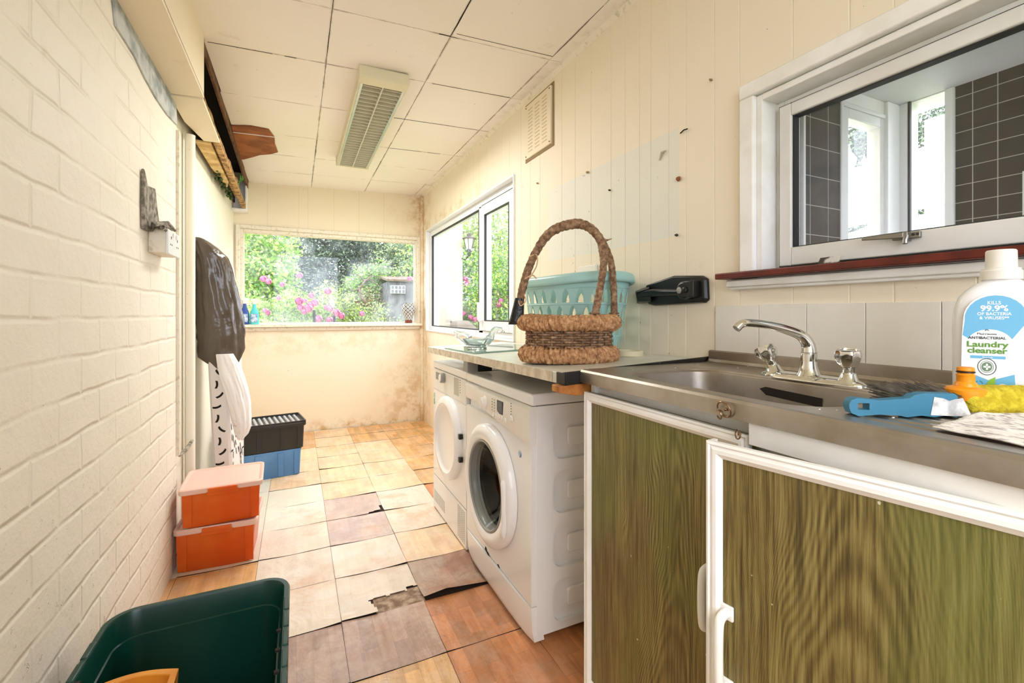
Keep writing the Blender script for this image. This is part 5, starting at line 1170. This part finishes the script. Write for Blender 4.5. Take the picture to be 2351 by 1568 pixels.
for k in range(95):
    z = .22+random.random()*.9; y = .02+random.random()*.28; an = random.choice((80, 90, 100, 60, 0, 120)); L, wd = .036, .009
    q = [(y+L/2*a*math.cos(R(an))-wd/2*b*math.sin(R(an)), z+L/2*a*math.sin(R(an))+wd/2*b*math.cos(R(an))) for a, b in ((-1, -1), (1, -1), (1, 1), (-1, 1))]
    g.poly([bp(.0465, a, b) for a, b in q], 1)
g.obj('padded_cover', [M['cover'], dk_], IB, smooth=40)
g = G(); g.tube([bp(-.03, .2, .02), bp(-.03, .2, .3)], .011, 10); g.tube([bp(-.03, .06, .003), bp(-.03, .3, .003)], .011, 10); g.obj('leg', M['metal'], IB, smooth=60)
random.seed(11)
# black bin bag over it
def bag(outl, y0, yd, name, m, par, nz=60, na=64, cr=.02, seed=0, sag=0):
    # outl: (z, xl, xr) from top to bottom
    g = G(); L = []
    for k in range(nz+1):
        u = k/nz*(len(outl)-1); i = min(int(u), len(outl)-2); f = u-i
        z, xl, xr = [outl[i][q]*(1-f)+outl[i+1][q]*f for q in range(3)]
        cx_, w = (xl+xr)/2, (xr-xl)/2; l = []
        for j in range(na):
            a = 2*PI*j/na; ca, sa = math.cos(a), math.sin(a)
            n1 = noise.noise(Vector((ca*2.2+seed, sa*2.2, z*3.2))); n2 = noise.noise(Vector((ca*6, sa*6+seed, z*7+ca*3))); n3 = abs(noise.noise(Vector((ca*3+z*4, sa*4, z*9+seed))))
            q = 1+cr*(n1*3.0+n2*1.6-n3*2.5)
            edge = math.exp(-((k/nz-1)/.05)**2)
            l.append(Vector((cx_+w*q*ca, y0+yd*q*sa*(.6+.4*math.sin(PI*min(1, k/nz+.12))), z+.02*edge*noise.noise(Vector((ca*4, sa*4, seed))))))
        L.append(l)
    g.loft(L, 0, True, True); return g.obj(name, m, par, smooth=65)
M['binbag'] = mat('dark brown grey film', S(92, 82, 70), .2, c2=S(76, 66, 56), sc=3, bump=.012, bsc=9, coat=.3)
ob = [(1.525, -.500, -.455), (1.51, -.502, -.43), (1.48, -.503, -.392), (1.43, -.503, -.345), (1.37, -.502, -.325), (1.25, -.50, -.30), (1.13, -.496, -.275), (1.02, -.49, -.262), (.93, -.486, -.262), (.88, -.482, -.275), (.845, -.44, -.29), (.80, -.385, -.33)]
tag(bag(ob, 2.97, .085, 'black_bag', M['binbag'], None, cr=.045, seed=4), 'crumpled dark brown-black plastic bag draped over the ironing board', 'bag')
owb = [(.90, -.39, -.31), (.84, -.385, -.28), (.78, -.375, -.262), (.70, -.35, -.24), (.62, -.335, -.228), (.55, -.32, -.226), (.50, -.31, -.228), (.46, -.30, -.24), (.435, -.29, -.262)]
wb = bag(owb, 2.90, .05, 'white_bag', None, None, cr=.06, seed=9); wb.data.materials.clear()
t = T('white printed cotton'); x, y, z = t.xyz(); f = t.mul(t.mul(t.sstep(z, .56, .46), t.sstep(x, -.27, -.31)), t.sstep(t.noise(40, 4), .5, .56)); t.set(Base_Color=t.mix(f, S(244, 240, 236), S(170, 60, 90)), Roughness=.8); t.bump(t.noise(9, 3), .01)
wb.data.materials.append(t.m); tag(wb, 'white cloth bag with faded pink flowers hanging beside ironing board', 'bag')

# ================================================================== FAR WINDOW SILL
def spray(label, px, hh, bodyc, capc, liq, g_):
    p = ay(px, 738, YF-.035); x0, y0, z0 = p.x, YF-.035, 1.0225
    t = thing('spray_bottle', label, 'spray bottle', (x0, y0, z0))
    g = G(); lo = []
    for z, w, d in ((0, .033, .022), (.004, .036, .024), (.09, .036, .024), (.12, .03, .022), (.15, .017, .015), (.17, .0135, .0135), (.185, .0135, .0135)):
        lo.append([(x0+w*math.cos(a), y0+d*math.sin(a), z0+z*hh) for a in [2*PI*i/24 for i in range(24)]])
    g.loft(lo); g.obj('bottle', mat(label[:12]+' body', bodyc, .25, c2=liq, sc=2), t, smooth=60)
    g = G(); q = [(-.028, .232), (.012, .238), (.04, .228), (.04, .214), (.016, .205), (.014, .185), (-.014, .185), (-.012, .21), (-.03, .22)]
    g.prism([(x0+a*g_, y0-.012, z0+b*hh) for a, b in q], (0, .024, 0)); g.prism([(x0+a*g_, y0-.006, z0+b*hh) for a, b in ((-.012, .21), (-.03, .205), (-.034, .165), (-.03, .165), (-.02, .2))], (0, .012, 0)); g.obj('trigger_head', capc, t, bevel=.003)
    g = G(); g.box(x0-.026, y0-.0255, z0+.02, x0+.026, y0-.0235, z0+.095*hh, 0); g.obj('label', mat('bottle label', S(214, 228, 238), .4, c2=S(90, 130, 180), sc=34), t, bevel=.001)
spray('dark blue spray bottle on the far sill behind the black bag', 562, 1.0, S(44, 66, 150), M['white_pl'], S(60, 100, 170), 1)
spray('turquoise spray bottle standing on the far window sill', 584, .98, S(70, 200, 205), M['white_pl'], S(110, 215, 215), 1)
p = ay(938, 738, YF-.035)
VZ = thing('vase', 'small urn shaped vase with black and white pattern on the sill', 'vase', (p.x, YF-.035, 1.0225))
t = T('patterned glaze'); x, y, z = t.xyz(); an = t.math('ARCTAN2', y, x)
an = t.mul(an, 10/PI/2*1.0); zz = t.mul(z, 27.)
fr = lambda v: t.math('ABSOLUTE', t.math('SUBTRACT', t.math('FRACT', v), .5))
d1_, d2_ = fr(t.math('ADD', an, zz)), fr(t.math('SUBTRACT', an, zz))
mx = t.math('MAXIMUM', d1_, d2_); c = t.mix(t.sstep(mx, .36, .40), S(238, 234, 224), S(36, 32, 30)); c = t.mix(t.sstep(mx, .14, .18, 1., 0.), c, S(36, 32, 30))
c = t.mix(t.sstep(z, .03, .034, 1., 0.), c, S(120, 60, 44)); t.set(Base_Color=c, Roughness=.25)
g = G(); g.lathe([(.034, 0), (.036, .01), (.034, .035), (.052, .08), (.066, .115), (.072, .145), (.066, .175), (.05, .192), (.052, .205), (.046, .205), (.044, .19)], (p.x, YF-.035, 1.0225), None, 40); g.obj('vase_body', t.m, VZ, smooth=60)

# ================================================================== THE KITCHEN SEEN THROUGH THE WINDOW OVER THE SINK
def tilem(name, sx_, sz_, axis, ox=0, oz=0, base=S(74, 66, 60)):
    t = T(name); x, y, z = t.xyz(); v = t.n('ShaderNodeCombineXYZ', {0: (x if axis == 'x' else y), 1: z}).outputs[0]
    b = t.n('ShaderNodeTexBrick', {'Vector': t.mapping(loc=(ox, oz, 0), v=v), 'Scale': 1., 'Mortar Size': .0012, 'Mortar Smooth': .1, 'Brick Width': sx_, 'Row Height': sz_, 'Color1': base, 'Color2': tuple(q*.8 for q in base), 'Mortar': S(190, 184, 176)}, offset=0.)
    t.set(Base_Color=b.outputs['Color'], Roughness=.25); t.bump(t.noise(14, 2), .002); return t.m
KX, KY = 1.96, .9
kt1, kt2 = tilem('black wall tile', .0925, .0925, 'x', .02, .02), tilem('dark brown wall tile', .058, .0575, 'y', .0, .014)
g = G(); g.box(XR+.135, KY, 0, 1.617, KY+.1, 2.2, 0); g.box(1.617, KY, 0, KX+.1, KY+.1, 1.15, 0); g.box(1.617, KY, 1.82, KX+.1, KY+.1, 2.2, 1); st(g.obj('wall_kitchen_left', [kt1, M['white']], smooth=0))
g = G(); 
yA, yB = ax(2085, 400, KX).y, ax(2188, 400, KX).y; zA = ax(2130, 560, KX).z-.05
g.box(KX, -1.6, 0, KX+.1, yB, 2.2, 0); g.box(KX, yB, 0, KX+.1, KY, 1.15, 0); g.box(KX, yB, 1.862, KX+.1, KY, 2.2, 1); st(g.obj('wall_kitchen_back', [kt2, M['white']], smooth=0))
M['kceil'] = mat('kitchen ceiling paint', S(214, 214, 216), .6)
g = G(); g.box(XR+.135, -1.6, 1.865, KX+.1, KY+.02, 1.93); g.box(XR+.135, -1.6, -.02, KX+.1, KY, 0); st(g.obj('ceiling_kitchen', M['kceil'], smooth=0))
w4 = bpy.data.objects.new('window_4', None); COL.objects.link(w4); w4.location = (1.78, KY, 1.15); w4['kind'] = 'structure'
g = G(); ringY(g, 1.617, KX, 1.15, 1.82, .014, KY-.005, KY+.06); ringY(g, 1.631, KX-.07, 1.164, 1.806, .034, KY+.0, KY+.045); g.box(KX-.085, KY-.012, 1.15, KX, KY+.03, 1.865); g.obj('window_frame', M['upvc'], w4, bevel=.003)
g = G(); g.box(1.64, KY+.02, 1.17, KX-.08, KY+.024, 1.8); g.obj('pane', M['glass'], w4)
w5 = bpy.data.objects.new('window_5', None); COL.objects.link(w5); w5.location = (KX, .75, 1.15); w5['kind'] = 'structure'
g = G(); g.box(KX-.012, yB-.006, 1.15, KX+.06, yB+.018, 1.865); g.box(KX-.01, yA-.004, 1.15, KX+.06, KY, 1.865); g.box(KX-.01, yB, 1.15, KX+.06, KY, 1.17); g.obj('window_frame', M['upvc'], w5, bevel=.003)
g = G(); g.box(KX-.011, yA-.010, 1.15, KX+.0, yA-.004, 1.865); g.obj('gasket', M['rubber'], w5)
g = G(); g.box(KX+.03, yB, 1.17, KX+.034, yA, 1.86); g.obj('pane', M['glass'], w5)
p = ax(1843, 400, XR+.2); g = G(); q = ay(1846, 400, KY-.01); g.box(q.x-.004, KY-.012, .9, q.x+.006, KY, 1.86); st(g.obj('trim_10', M['upvc'], bevel=.001))
p = ax(2347, 400, KX-.02); g = G(); g.box(KX-.02, p.y-.05, .9, KX, p.y, 1.54); st(g.obj('trim_11', M['upvc'], bevel=.001))
# conservatory beyond, white roof with crested ridge
CV = thing('conservatory', 'bright white conservatory roof with finial crested ridge beyond the kitchen', 'conservatory', (5, 3.2, 0))
wc = mat('bright white plastic', S(250, 250, 250), .4)
def dp(px, py, D): return CAM+ray(px, py)*D
A, B = dp(1900, 412, 5.6), dp(2230, 312, 5.0)
perp = Vector((-(B-A).y, (B-A).x, 0)).normalized(); perp = perp if perp.dot(Vector((cs, cc, 0))) < 0 else -perp
g = G(); e1, e2 = A+perp*1.2+Vector((0, 0, -.75)), B+perp*1.2+Vector((0, 0, -.75)); g.loft([[A, B, e2, e1], [A+Vector((0, 0, -.05)), B+Vector((0, 0, -.05)), e2+Vector((0, 0, -.05)), e1+Vector((0, 0, -.05))]]); g.obj('roof_pane', mat('frosted roof sheet', S(240, 244, 244), .3), CV)
g = G(); g.tube([A, B], .04, 8); g.obj('ridge', wc, CV)
nf = 9
for k in range(nf):
    p = A.lerp(B, (k+.5)/nf)+Vector((0, 0, .03)); big = abs(k-1) < .5; s_ = 2.2 if big else 1.0
    g = G(); g.lathe([(.012*s_, 0), (.03*s_, .03*s_), (.035*s_, .06*s_), (.015*s_, .09*s_), (.01*s_, .1*s_), (.001, .14*s_)], p, None, 10)
    if not big: g.tube([p+Vector((0, 0, .02)), p+perp.cross(Vector((0, 0, 1)))*.06+Vector((0, 0, .05))], .012, 6); g.tube([p+Vector((0, 0, .02)), p-perp.cross(Vector((0, 0, 1)))*.06+Vector((0, 0, .05))], .012, 6)
    g.obj('finial', wc, CV, smooth=60)
g = G(); base1, base2 = Vector((e1.x, e1.y, 0)), Vector((e2.x, e2.y, 0)); g.loft([[base1, base2, e2-Vector((0, 0, .1)), e1-Vector((0, 0, .1))], [base1-perp*.05, base2-perp*.05, e2-perp*.05-Vector((0, 0, .1)), e1-perp*.05-Vector((0, 0, .1))]]); g.obj('wall_panel', wc, CV)
P1 = dp(2150, 720, 3.0); g = G(); g.box(P1.x-.04, P1.y-.06, 0, P1.x+.04, P1.y+.05, 2.4); tag(g.obj('white_post', wc, bevel=.006), 'white post of the porch outside the kitchen window', 'post')
a, b = dp(2085, 250, 3.3), dp(2205, 205, 2.7); g = G(); g.loft([[a, b, b+Vector((0, .3, .28)), a+Vector((0, .3, .28))], [a+Vector((0, 0, -.06)), b+Vector((0, 0, -.06)), b+Vector((0, .3, .22)), a+Vector((0, .3, .22))]]); tag(g.obj('porch_eave', wc), 'white eave board above the porch post outside kitchen', 'eave')

# ================================================================== THE GARDEN
def leafcloud(name, label, c, r, n, cols, leaf=.04, par=None, kind=None, cat='bush', flat=.0, group=None, hollow=.35, seed=1, stems=True):
    n = int(n*1.8); leaf *= .7; rng = np.random.default_rng(seed); c = np.array(c, float); r = np.array(r, float)
    t = thing(name, label, cat, (c[0], c[1], max(c[2]-r[2], -.1)), group=group)
    d = rng.normal(size=(n, 3)); d /= np.linalg.norm(d, axis=1)[:, None]
    lump = 1+.22*np.sin(d[:, 0]*7+seed)*np.sin(d[:, 2]*6+seed*2)+.16*np.sin(d[:, 1]*9+d[:, 2]*8+seed)
    rad = (hollow+(1-hollow)*rng.random(n)**.6)*lump; P = c+d*r*rad[:, None]; P[:, 2] = np.maximum(P[:, 2], -.05)
    u = rng.normal(size=(n, 3)); u /= np.linalg.norm(u, axis=1)[:, None]; w = np.cross(u, rng.normal(size=(n, 3))); w /= np.linalg.norm(w, axis=1)[:, None]
    ll = leaf*(.6+.8*rng.random(n))[:, None]; V = np.stack([P-u*ll*.5, P+w*ll*.28, P+u*ll*.5, P-w*ll*.28], 1).reshape(-1, 3)
    me = bpy.data.meshes.new('foliage'); me.vertices.add(4*n); me.vertices.foreach_set('co', (V-np.array(t.location)).astype(np.float32).ravel())
    me.loops.add(4*n); me.loops.foreach_set('vertex_index', np.arange(4*n, dtype=np.int32)); me.polygons.add(n); me.polygons.foreach_set('loop_start', np.arange(0, 4*n, 4, dtype=np.int32)); me.polygons.foreach_set('loop_total', np.full(n, 4, dtype=np.int32))
    for m in cols: me.materials.append(m)
    me.polygons.foreach_set('material_index', rng.integers(0, len(cols), n).astype(np.int32)); me.update(); me.validate()
    o = bpy.data.objects.new('foliage', me); COL.objects.link(o); o.parent = t
    if stems:
        g = G(); random.seed(seed)
        for k in range(5):
            a = random.random()*6.28; e = Vector(c)+Vector((r[0]*.6*math.cos(a), r[1]*.6*math.sin(a), r[2]*.4)); b0 = Vector((c[0]+.05*math.cos(a), c[1]+.05*math.sin(a), -.1)); g.tube([b0, (b0+e)/2+Vector((0, 0, .1)), e], [.02, .014, .006], 6)
        g.obj('stems', M['bark'], t)
    return t
M['bark'] = mat('bark', S(128, 112, 96), .8, c2=S(90, 76, 62), sc=20)
def leafm(name, c, tr=.35):
    t = T(name); nt = t.t; c2 = tuple(v*.7 for v in c[:3])+(1,)
    col = t.mix(t.sstep(t.noise(4, 2), .35, .65), c, c2); d = t.n('ShaderNodeBsdfDiffuse', {0: col}).outputs[0]; tl = t.n('ShaderNodeBsdfTranslucent', {0: col}).outputs[0]
    mx = t.n('ShaderNodeMixShader', {0: tr, 1: d, 2: tl}).outputs[0]; nt.links.new(mx, nt.nodes['Material Output'].inputs[0]); return t.m
Lb, Ly, Ld, Lg, Lp, Lbr = leafm('bright leaf', S(150, 200, 92)), leafm('yellow leaf', S(200, 222, 120)), leafm('dark leaf', S(84, 98, 88)), leafm('grey green leaf', S(134, 152, 124)), leafm('pale leaf', S(196, 214, 160)), leafm('brown leaf', S(170, 128, 100))
g = G(); g.box(-8, YF+.1, -.14, 14, 20, -.1); g.box(XR+.3, -6, -.14, 14, YF+.1, -.1); g.box(-6, -8, -.14, XR+.3, YB, -.1); st(g.obj('ground', mat('lawn', S(120, 140, 80), .9, c2=S(150, 160, 110), sc=8)))
def wpnt(px, py, Y): p = ay(px, py, Y); return (p.x, p.y, p.z)
def bush(label, px, py, Y, rx_, rz_, n, cols, leaf, seed, ry_=None, name='bush', cat='bush', hollow=.3): return leafcloud(name, label, wpnt(px, py, Y), (rx_, ry_ or rx_*.7, rz_), n, cols, leaf, seed=seed, cat=cat, hollow=hollow)
b1 = bush('tall bright yellow-green bush outside left of the far window', 588, 650, 6.6, .52, .84, 8000, [Lb, Ly, Lb, Lp], .075, 2)
bush('pale green shrub low at left under the bright bush', 640, 745, 5.9, .55, .35, 3500, [Ly, Lp, Lb], .06, 3)
bush('big dark grey-green tree behind the bird feeders', 790, 620, 10.5, 1.35, 1.3, 17000, [Ld, Lg, Ld], .09, 4, name='tree', cat='tree')
bush('low dark hedge at the foot of the dark tree', 770, 720, 9.5, 1.4, .6, 6000, [Ld, Lg], .08, 5)
bush('yellowish green low shrub under the bird feeders', 770, 725, 7.4, .55, .45, 4500, [Lp, Ly, Lg], .05, 6)
bush('arching pale green shrub right of the far window centre', 862, 655, 7.8, .5, .36, 4000, [Lb, Lp, Lg], .065, 7)
bush('brown tipped conifer shrub behind the vase', 848, 728, 7.4, .42, .42, 4500, [Lbr, Lg, Lp], .05, 8)
bush('dusky green tree at right edge of the far window', 935, 615, 9.8, .75, .75, 6000, [Lg, Lg, Lp], .08, 9, name='tree', cat='tree')
bush('wide hedge seen through both casements of side window', 1110, 640, 8.2, 1.6, 1.7, 15000, [Lb, Ly, Lg, Lp], .09, 10, ry_=1.0)
bush('leafy green shrub close outside the opening casement', 1165, 700, 6.6, .65, .85, 7000, [Lb, Lg, Ly], .07, 11)
bush('green shrub behind the rendered wall beneath the lantern', 1075, 690, 8.0, .7, .8, 5000, [Lb, Lg, Lbr], .07, 12)
leafcloud('tree', 'dark trees far beyond the conservatory roof', tuple(dp(2020, 400, 9.)), (1.6, 1.6, 1.5), 12000, [Ld, Lg], .1, seed=13, cat='tree')
for k, (px, dX) in enumerate(((480, 0), (1000, 0))):
    bush('distant green screen of trees at the '+('left' if k == 0 else 'right')+' end of the garden', px, 650, 13.5, 3.0, 2.0, 9000, [Lg, Lb, Ld], .14, 20+k, name='tree', cat='tree', ry_=1.0)
# pink roses
rosem = [mat('pink petal', S(204, 104, 148), .8, c2=S(222, 150, 182), sc=30), mat('pale pink petal', S(226, 150, 184), .7, c2=S(208, 110, 156), sc=30), mat('deep pink petal', S(170, 50, 112), .7, c2=S(200, 90, 144), sc=30)]
RB = thing('rose_bush', 'pink flowering rose bush with many open blooms outside the far window', 'rose bush', (.6, 5.6, -.1))
def rose(p, r, m):
    g = G(); p = Vector(p)
    for k in range(26):
        zf_ = 1-2*(k+.5)/26; a = k*2.4; rh = math.sqrt(1-zf_*zf_); d = Vector((rh*math.cos(a), rh*math.sin(a), zf_)); rad = r*(.62 if k % 2 else .42)
        g.sphere(p+d*rad, (r*.42, r*.40, r*.07), d.to_track_quat('Z', 'Y').to_matrix().to_4x4(), 9, 5)
    return g.obj('bloom', m, RB, smooth=60)
blooms = [(605, 640, 0, 1), (617, 646, 0, 1), (648, 653, 0, 1), (688, 632, 0, 1), (687, 692, 2, 1.2), (714, 700, 1, 1.3), (708, 708, 0, 1.2), (724, 694, 0, 1.1), (700, 690, 1, .9), (715, 678, 0, 1), (753, 668, 0, 1.1), (640, 684, 1, .8), (608, 712, 0, .9), (615, 718, 2, .9), (699, 716, 0, 1), (750, 706, 1, 1), (758, 708, 1, 1), (773, 718, 0, 1.2), (784, 725, 0, 1), (732, 732, 1, 1.1), (757, 735, 1, 1.2), (831, 720, 0, 1.1), (940, 640, 1, .8), (690, 705, 1, 1)]
g = G(); root = Vector((.45, 5.6, -.1))
for px, py, mi, s_ in blooms:
    Y = 5.1+random.random()*.25; p = Vector(wpnt(px, py, Y)); rose(p, (.036+.012*random.random())*s_, rosem[mi]); b0 = Vector((p.x*.6+.15, 5.6, -.1)); g.tube([b0, b0.lerp(p, .6)+Vector((.03, 0, .05)), p-Vector((0, 0, .01))], [.003, .002, .0014], 5)
g.obj('stems', Lg, RB)
# rose leaves
rl = leafcloud('rose_foliage', '', (.45, 5.75, .92), (.8, .22, .4), 4200, [Lp, Lg, Ly], .05, seed=31, stems=False); rl.children[0].parent = RB; ch = [o for o in COL.objects if o.parent == RB and o.name.startswith('foliage')][0]
ch.location = Vector(rl.location)-Vector(RB.location); bpy.data.objects.remove(rl)
# pink bloom bush by side window
RB2 = thing('rose_bush', 'pink speckled shrub in the corner of the fixed side window', 'rose bush', (2.3, 7.0, -.1)); RBs, RB = RB, RB2
for px, py in ((1062, 720), (1080, 728), (1068, 640), (1072, 650), (1090, 733), (1058, 735), (1150, 690), (1145, 700)): rose(wpnt(px, py, 6.3), .05, rosem[2])
g = G(); g.tube([(2.2, 6.3, -.1), (2.25, 6.3, 1.0)], .01, 6); g.obj('stems', Lg, RB2)
# bird feeder stand
BF = thing('bird_feeder_stand', 'double hooked metal pole holding two white bird feeders', 'bird feeder', (.9, 6.2, -.1))
pc = Vector(wpnt(741, 700, 6.6)); fm = mat('rusty pole', S(150, 146, 134), .5)
g = G(); g.tube([(pc.x, pc.y, -.1), (pc.x, pc.y, 1.38)], .010, 8)
for s_ in (-1, 1): g.tube(smoothp([Vector((pc.x, pc.y, 1.30)), Vector((pc.x+s_*.03, pc.y, 1.40)), Vector((pc.x+s_*.08, pc.y, 1.42)), Vector((pc.x+s_*.11, pc.y, 1.36)), Vector((pc.x+s_*.105, pc.y, 1.32))], 4), .006, 6)
g.obj('pole', fm, BF)
for s_ in (-1, 1):
    g = G(); g.lathe([(.004, .10), (.02, .08), (.03, .05), (.036, .045), (.036, -.06), (.03, -.07)], (pc.x+s_*.105, pc.y, 1.22), None, 14); g.obj('feeder', mat('feeder plastic', S(226, 232, 240), .4), BF)
for px, lb in ((721, 'left'), (768, 'right')):
    a, b = Vector(wpnt(px, 712, 5.2)), Vector(wpnt(px+(3 if lb == 'left' else -3), 742, 5.2)); g = G(); g.tube([a, Vector((b.x, b.y, .5)), Vector((b.x, b.y, -.1))], .013, 8); tag(g.obj('black_post', M['black']), 'short black post outside the far window, '+lb+' of the two', 'post')
# bent trunk
bt_ = thing('bare_tree', 'pale crooked bare tree leaning in front of brown tipped shrub', 'tree', (1.5, 6.9, -.1))
g = G(); P = [wpnt(x_, y_, 6.9) for x_, y_ in ((868, 728), (845, 700), (828, 680), (826, 662), (838, 645), (855, 632))]; g.tube([(P[0][0]+.05, 6.9, -.1)]+P, [.03, .026, .024, .02, .018, .014, .006], 8); g.obj('trunk', M['bark'], bt_, smooth=60)
for q in (((838, 645), (820, 630), (808, 628)), ((826, 662), (812, 668), (800, 660)), ((838, 645), (850, 640), (868, 655))): g = G(); g.tube([wpnt(a, b, 6.9) for a, b in q], [.01, .007, .003], 6); g.obj('branch', M['bark'], bt_)
# shed
SH = thing('garden_shed', 'grey garden shed with small paned window behind the vase', 'shed', (1.5, 7.3, -.1))
a, b = wpnt(893, 700, 6.9), wpnt(960, 700, 6.9); zt = wpnt(900, 646, 6.9)[2]
g = G(); g.box(a[0], 6.9, -.1, b[0]+.3, 7.7, zt); g.obj('shed_wall', mat('grey boards', S(120, 124, 124), .8, c2=S(96, 98, 98), sc=9), SH)
g = G(); q0, q1 = wpnt(897, 655, 6.88), wpnt(930, 674, 6.88); g.box(q0[0], 6.87, q1[2], q1[0], 6.905, q0[2]); f = g.obj('window', M['white'], SH); g = G()
for i in range(4):
    for j in range(2): xx = q0[0]+.008+i*(q1[0]-q0[0])/4; zz = q1[2]+.008+j*(q0[2]-q1[2])/2; g.box(xx, 6.862, zz, xx+(q1[0]-q0[0])/4-.016, 6.875, zz+(q0[2]-q1[2])/2-.014)
g.obj('pane', mat('shed pane', S(110, 118, 122), .2), f)
g = G(); g.prism([(a[0]-.04, 6.85, zt), (b[0]+.34, 6.85, zt), (b[0]+.34, 7.75, zt+.12), (a[0]-.04, 7.75, zt+.12)], (0, 0, .03)); g.obj('roof', M['bark'], SH)
# rendered wall with lantern outside side window
g = G(); c_ = ay(1062, 700, 6.0); g.box(1.55, 6.0, -.1, c_.x, 6.35, 3.0); tag(g.obj('rendered_wall', wallmat('cream render', S(170, 164, 148), False)), 'cream rendered garden wall outside the fixed side window', 'wall')
LN = thing('wall_lantern', 'black garden lantern mounted on corner of the rendered wall', 'lantern', (c_.x, 5.95, 1.9)); lx, ly = c_.x+.02, 5.9; lz = ay(1070, 600, 5.9).z
k1 = ay(1072, 547, 5.9).z; k2 = ay(1072, 572, 5.9).z; hh = (k1-k2)
g = G(); g.lathe([(.001, 1.55*hh), (.03, 1.4*hh), (.035, 1.2*hh), (.10, 1.0*hh), (.10, .95*hh), (.075, .93*hh)], (lx+.04, ly, k2), None, 8); g.lathe([(.045, 0), (.05, -.02), (.03, -.05), (.02, -.09)], (lx+.04, ly, k2), None, 8)
for i in range(6): a0 = 2*PI*i/6; g.tube([(lx+.04+.045*math.cos(a0), ly+.045*math.sin(a0), k2), (lx+.04+.078*math.cos(a0), ly+.078*math.sin(a0), k2+.95*hh)], .005, 5)
g.tube([(lx+.04, ly, k2-.08), (lx+.0, ly+.06, k2-.14), (lx-.03, ly+.1, k2-.12)], .01, 6); g.obj('lantern_frame', M['rubber'], LN)
g = G(); g.lathe([(.04, 0), (.07, .93*hh)], (lx+.04, ly, k2), None, 8); g.obj('lantern_glass', mat('frosted lantern glass', S(220, 220, 210), .3), LN)
# garden chair seen low in side window
g = G(); p1_, p2_ = Vector(wpnt(1056, 740, 5.6)), Vector(wpnt(1110, 770, 5.6)); g.prism([Vector(wpnt(1050, 738, 5.6)), Vector(wpnt(1075, 736, 5.6)), Vector(wpnt(1112, 768, 5.6)), Vector(wpnt(1108, 778, 5.6)), Vector(wpnt(1050, 768, 5.6))], (0, .3, 0)); g.box(1.9, 5.6, -.1, 2.0, 5.9, .9); tag(g.obj('garden_bench', mat('weathered grey wood', S(120, 112, 104), .8)), 'weathered dark grey garden bench outside the side window', 'bench')
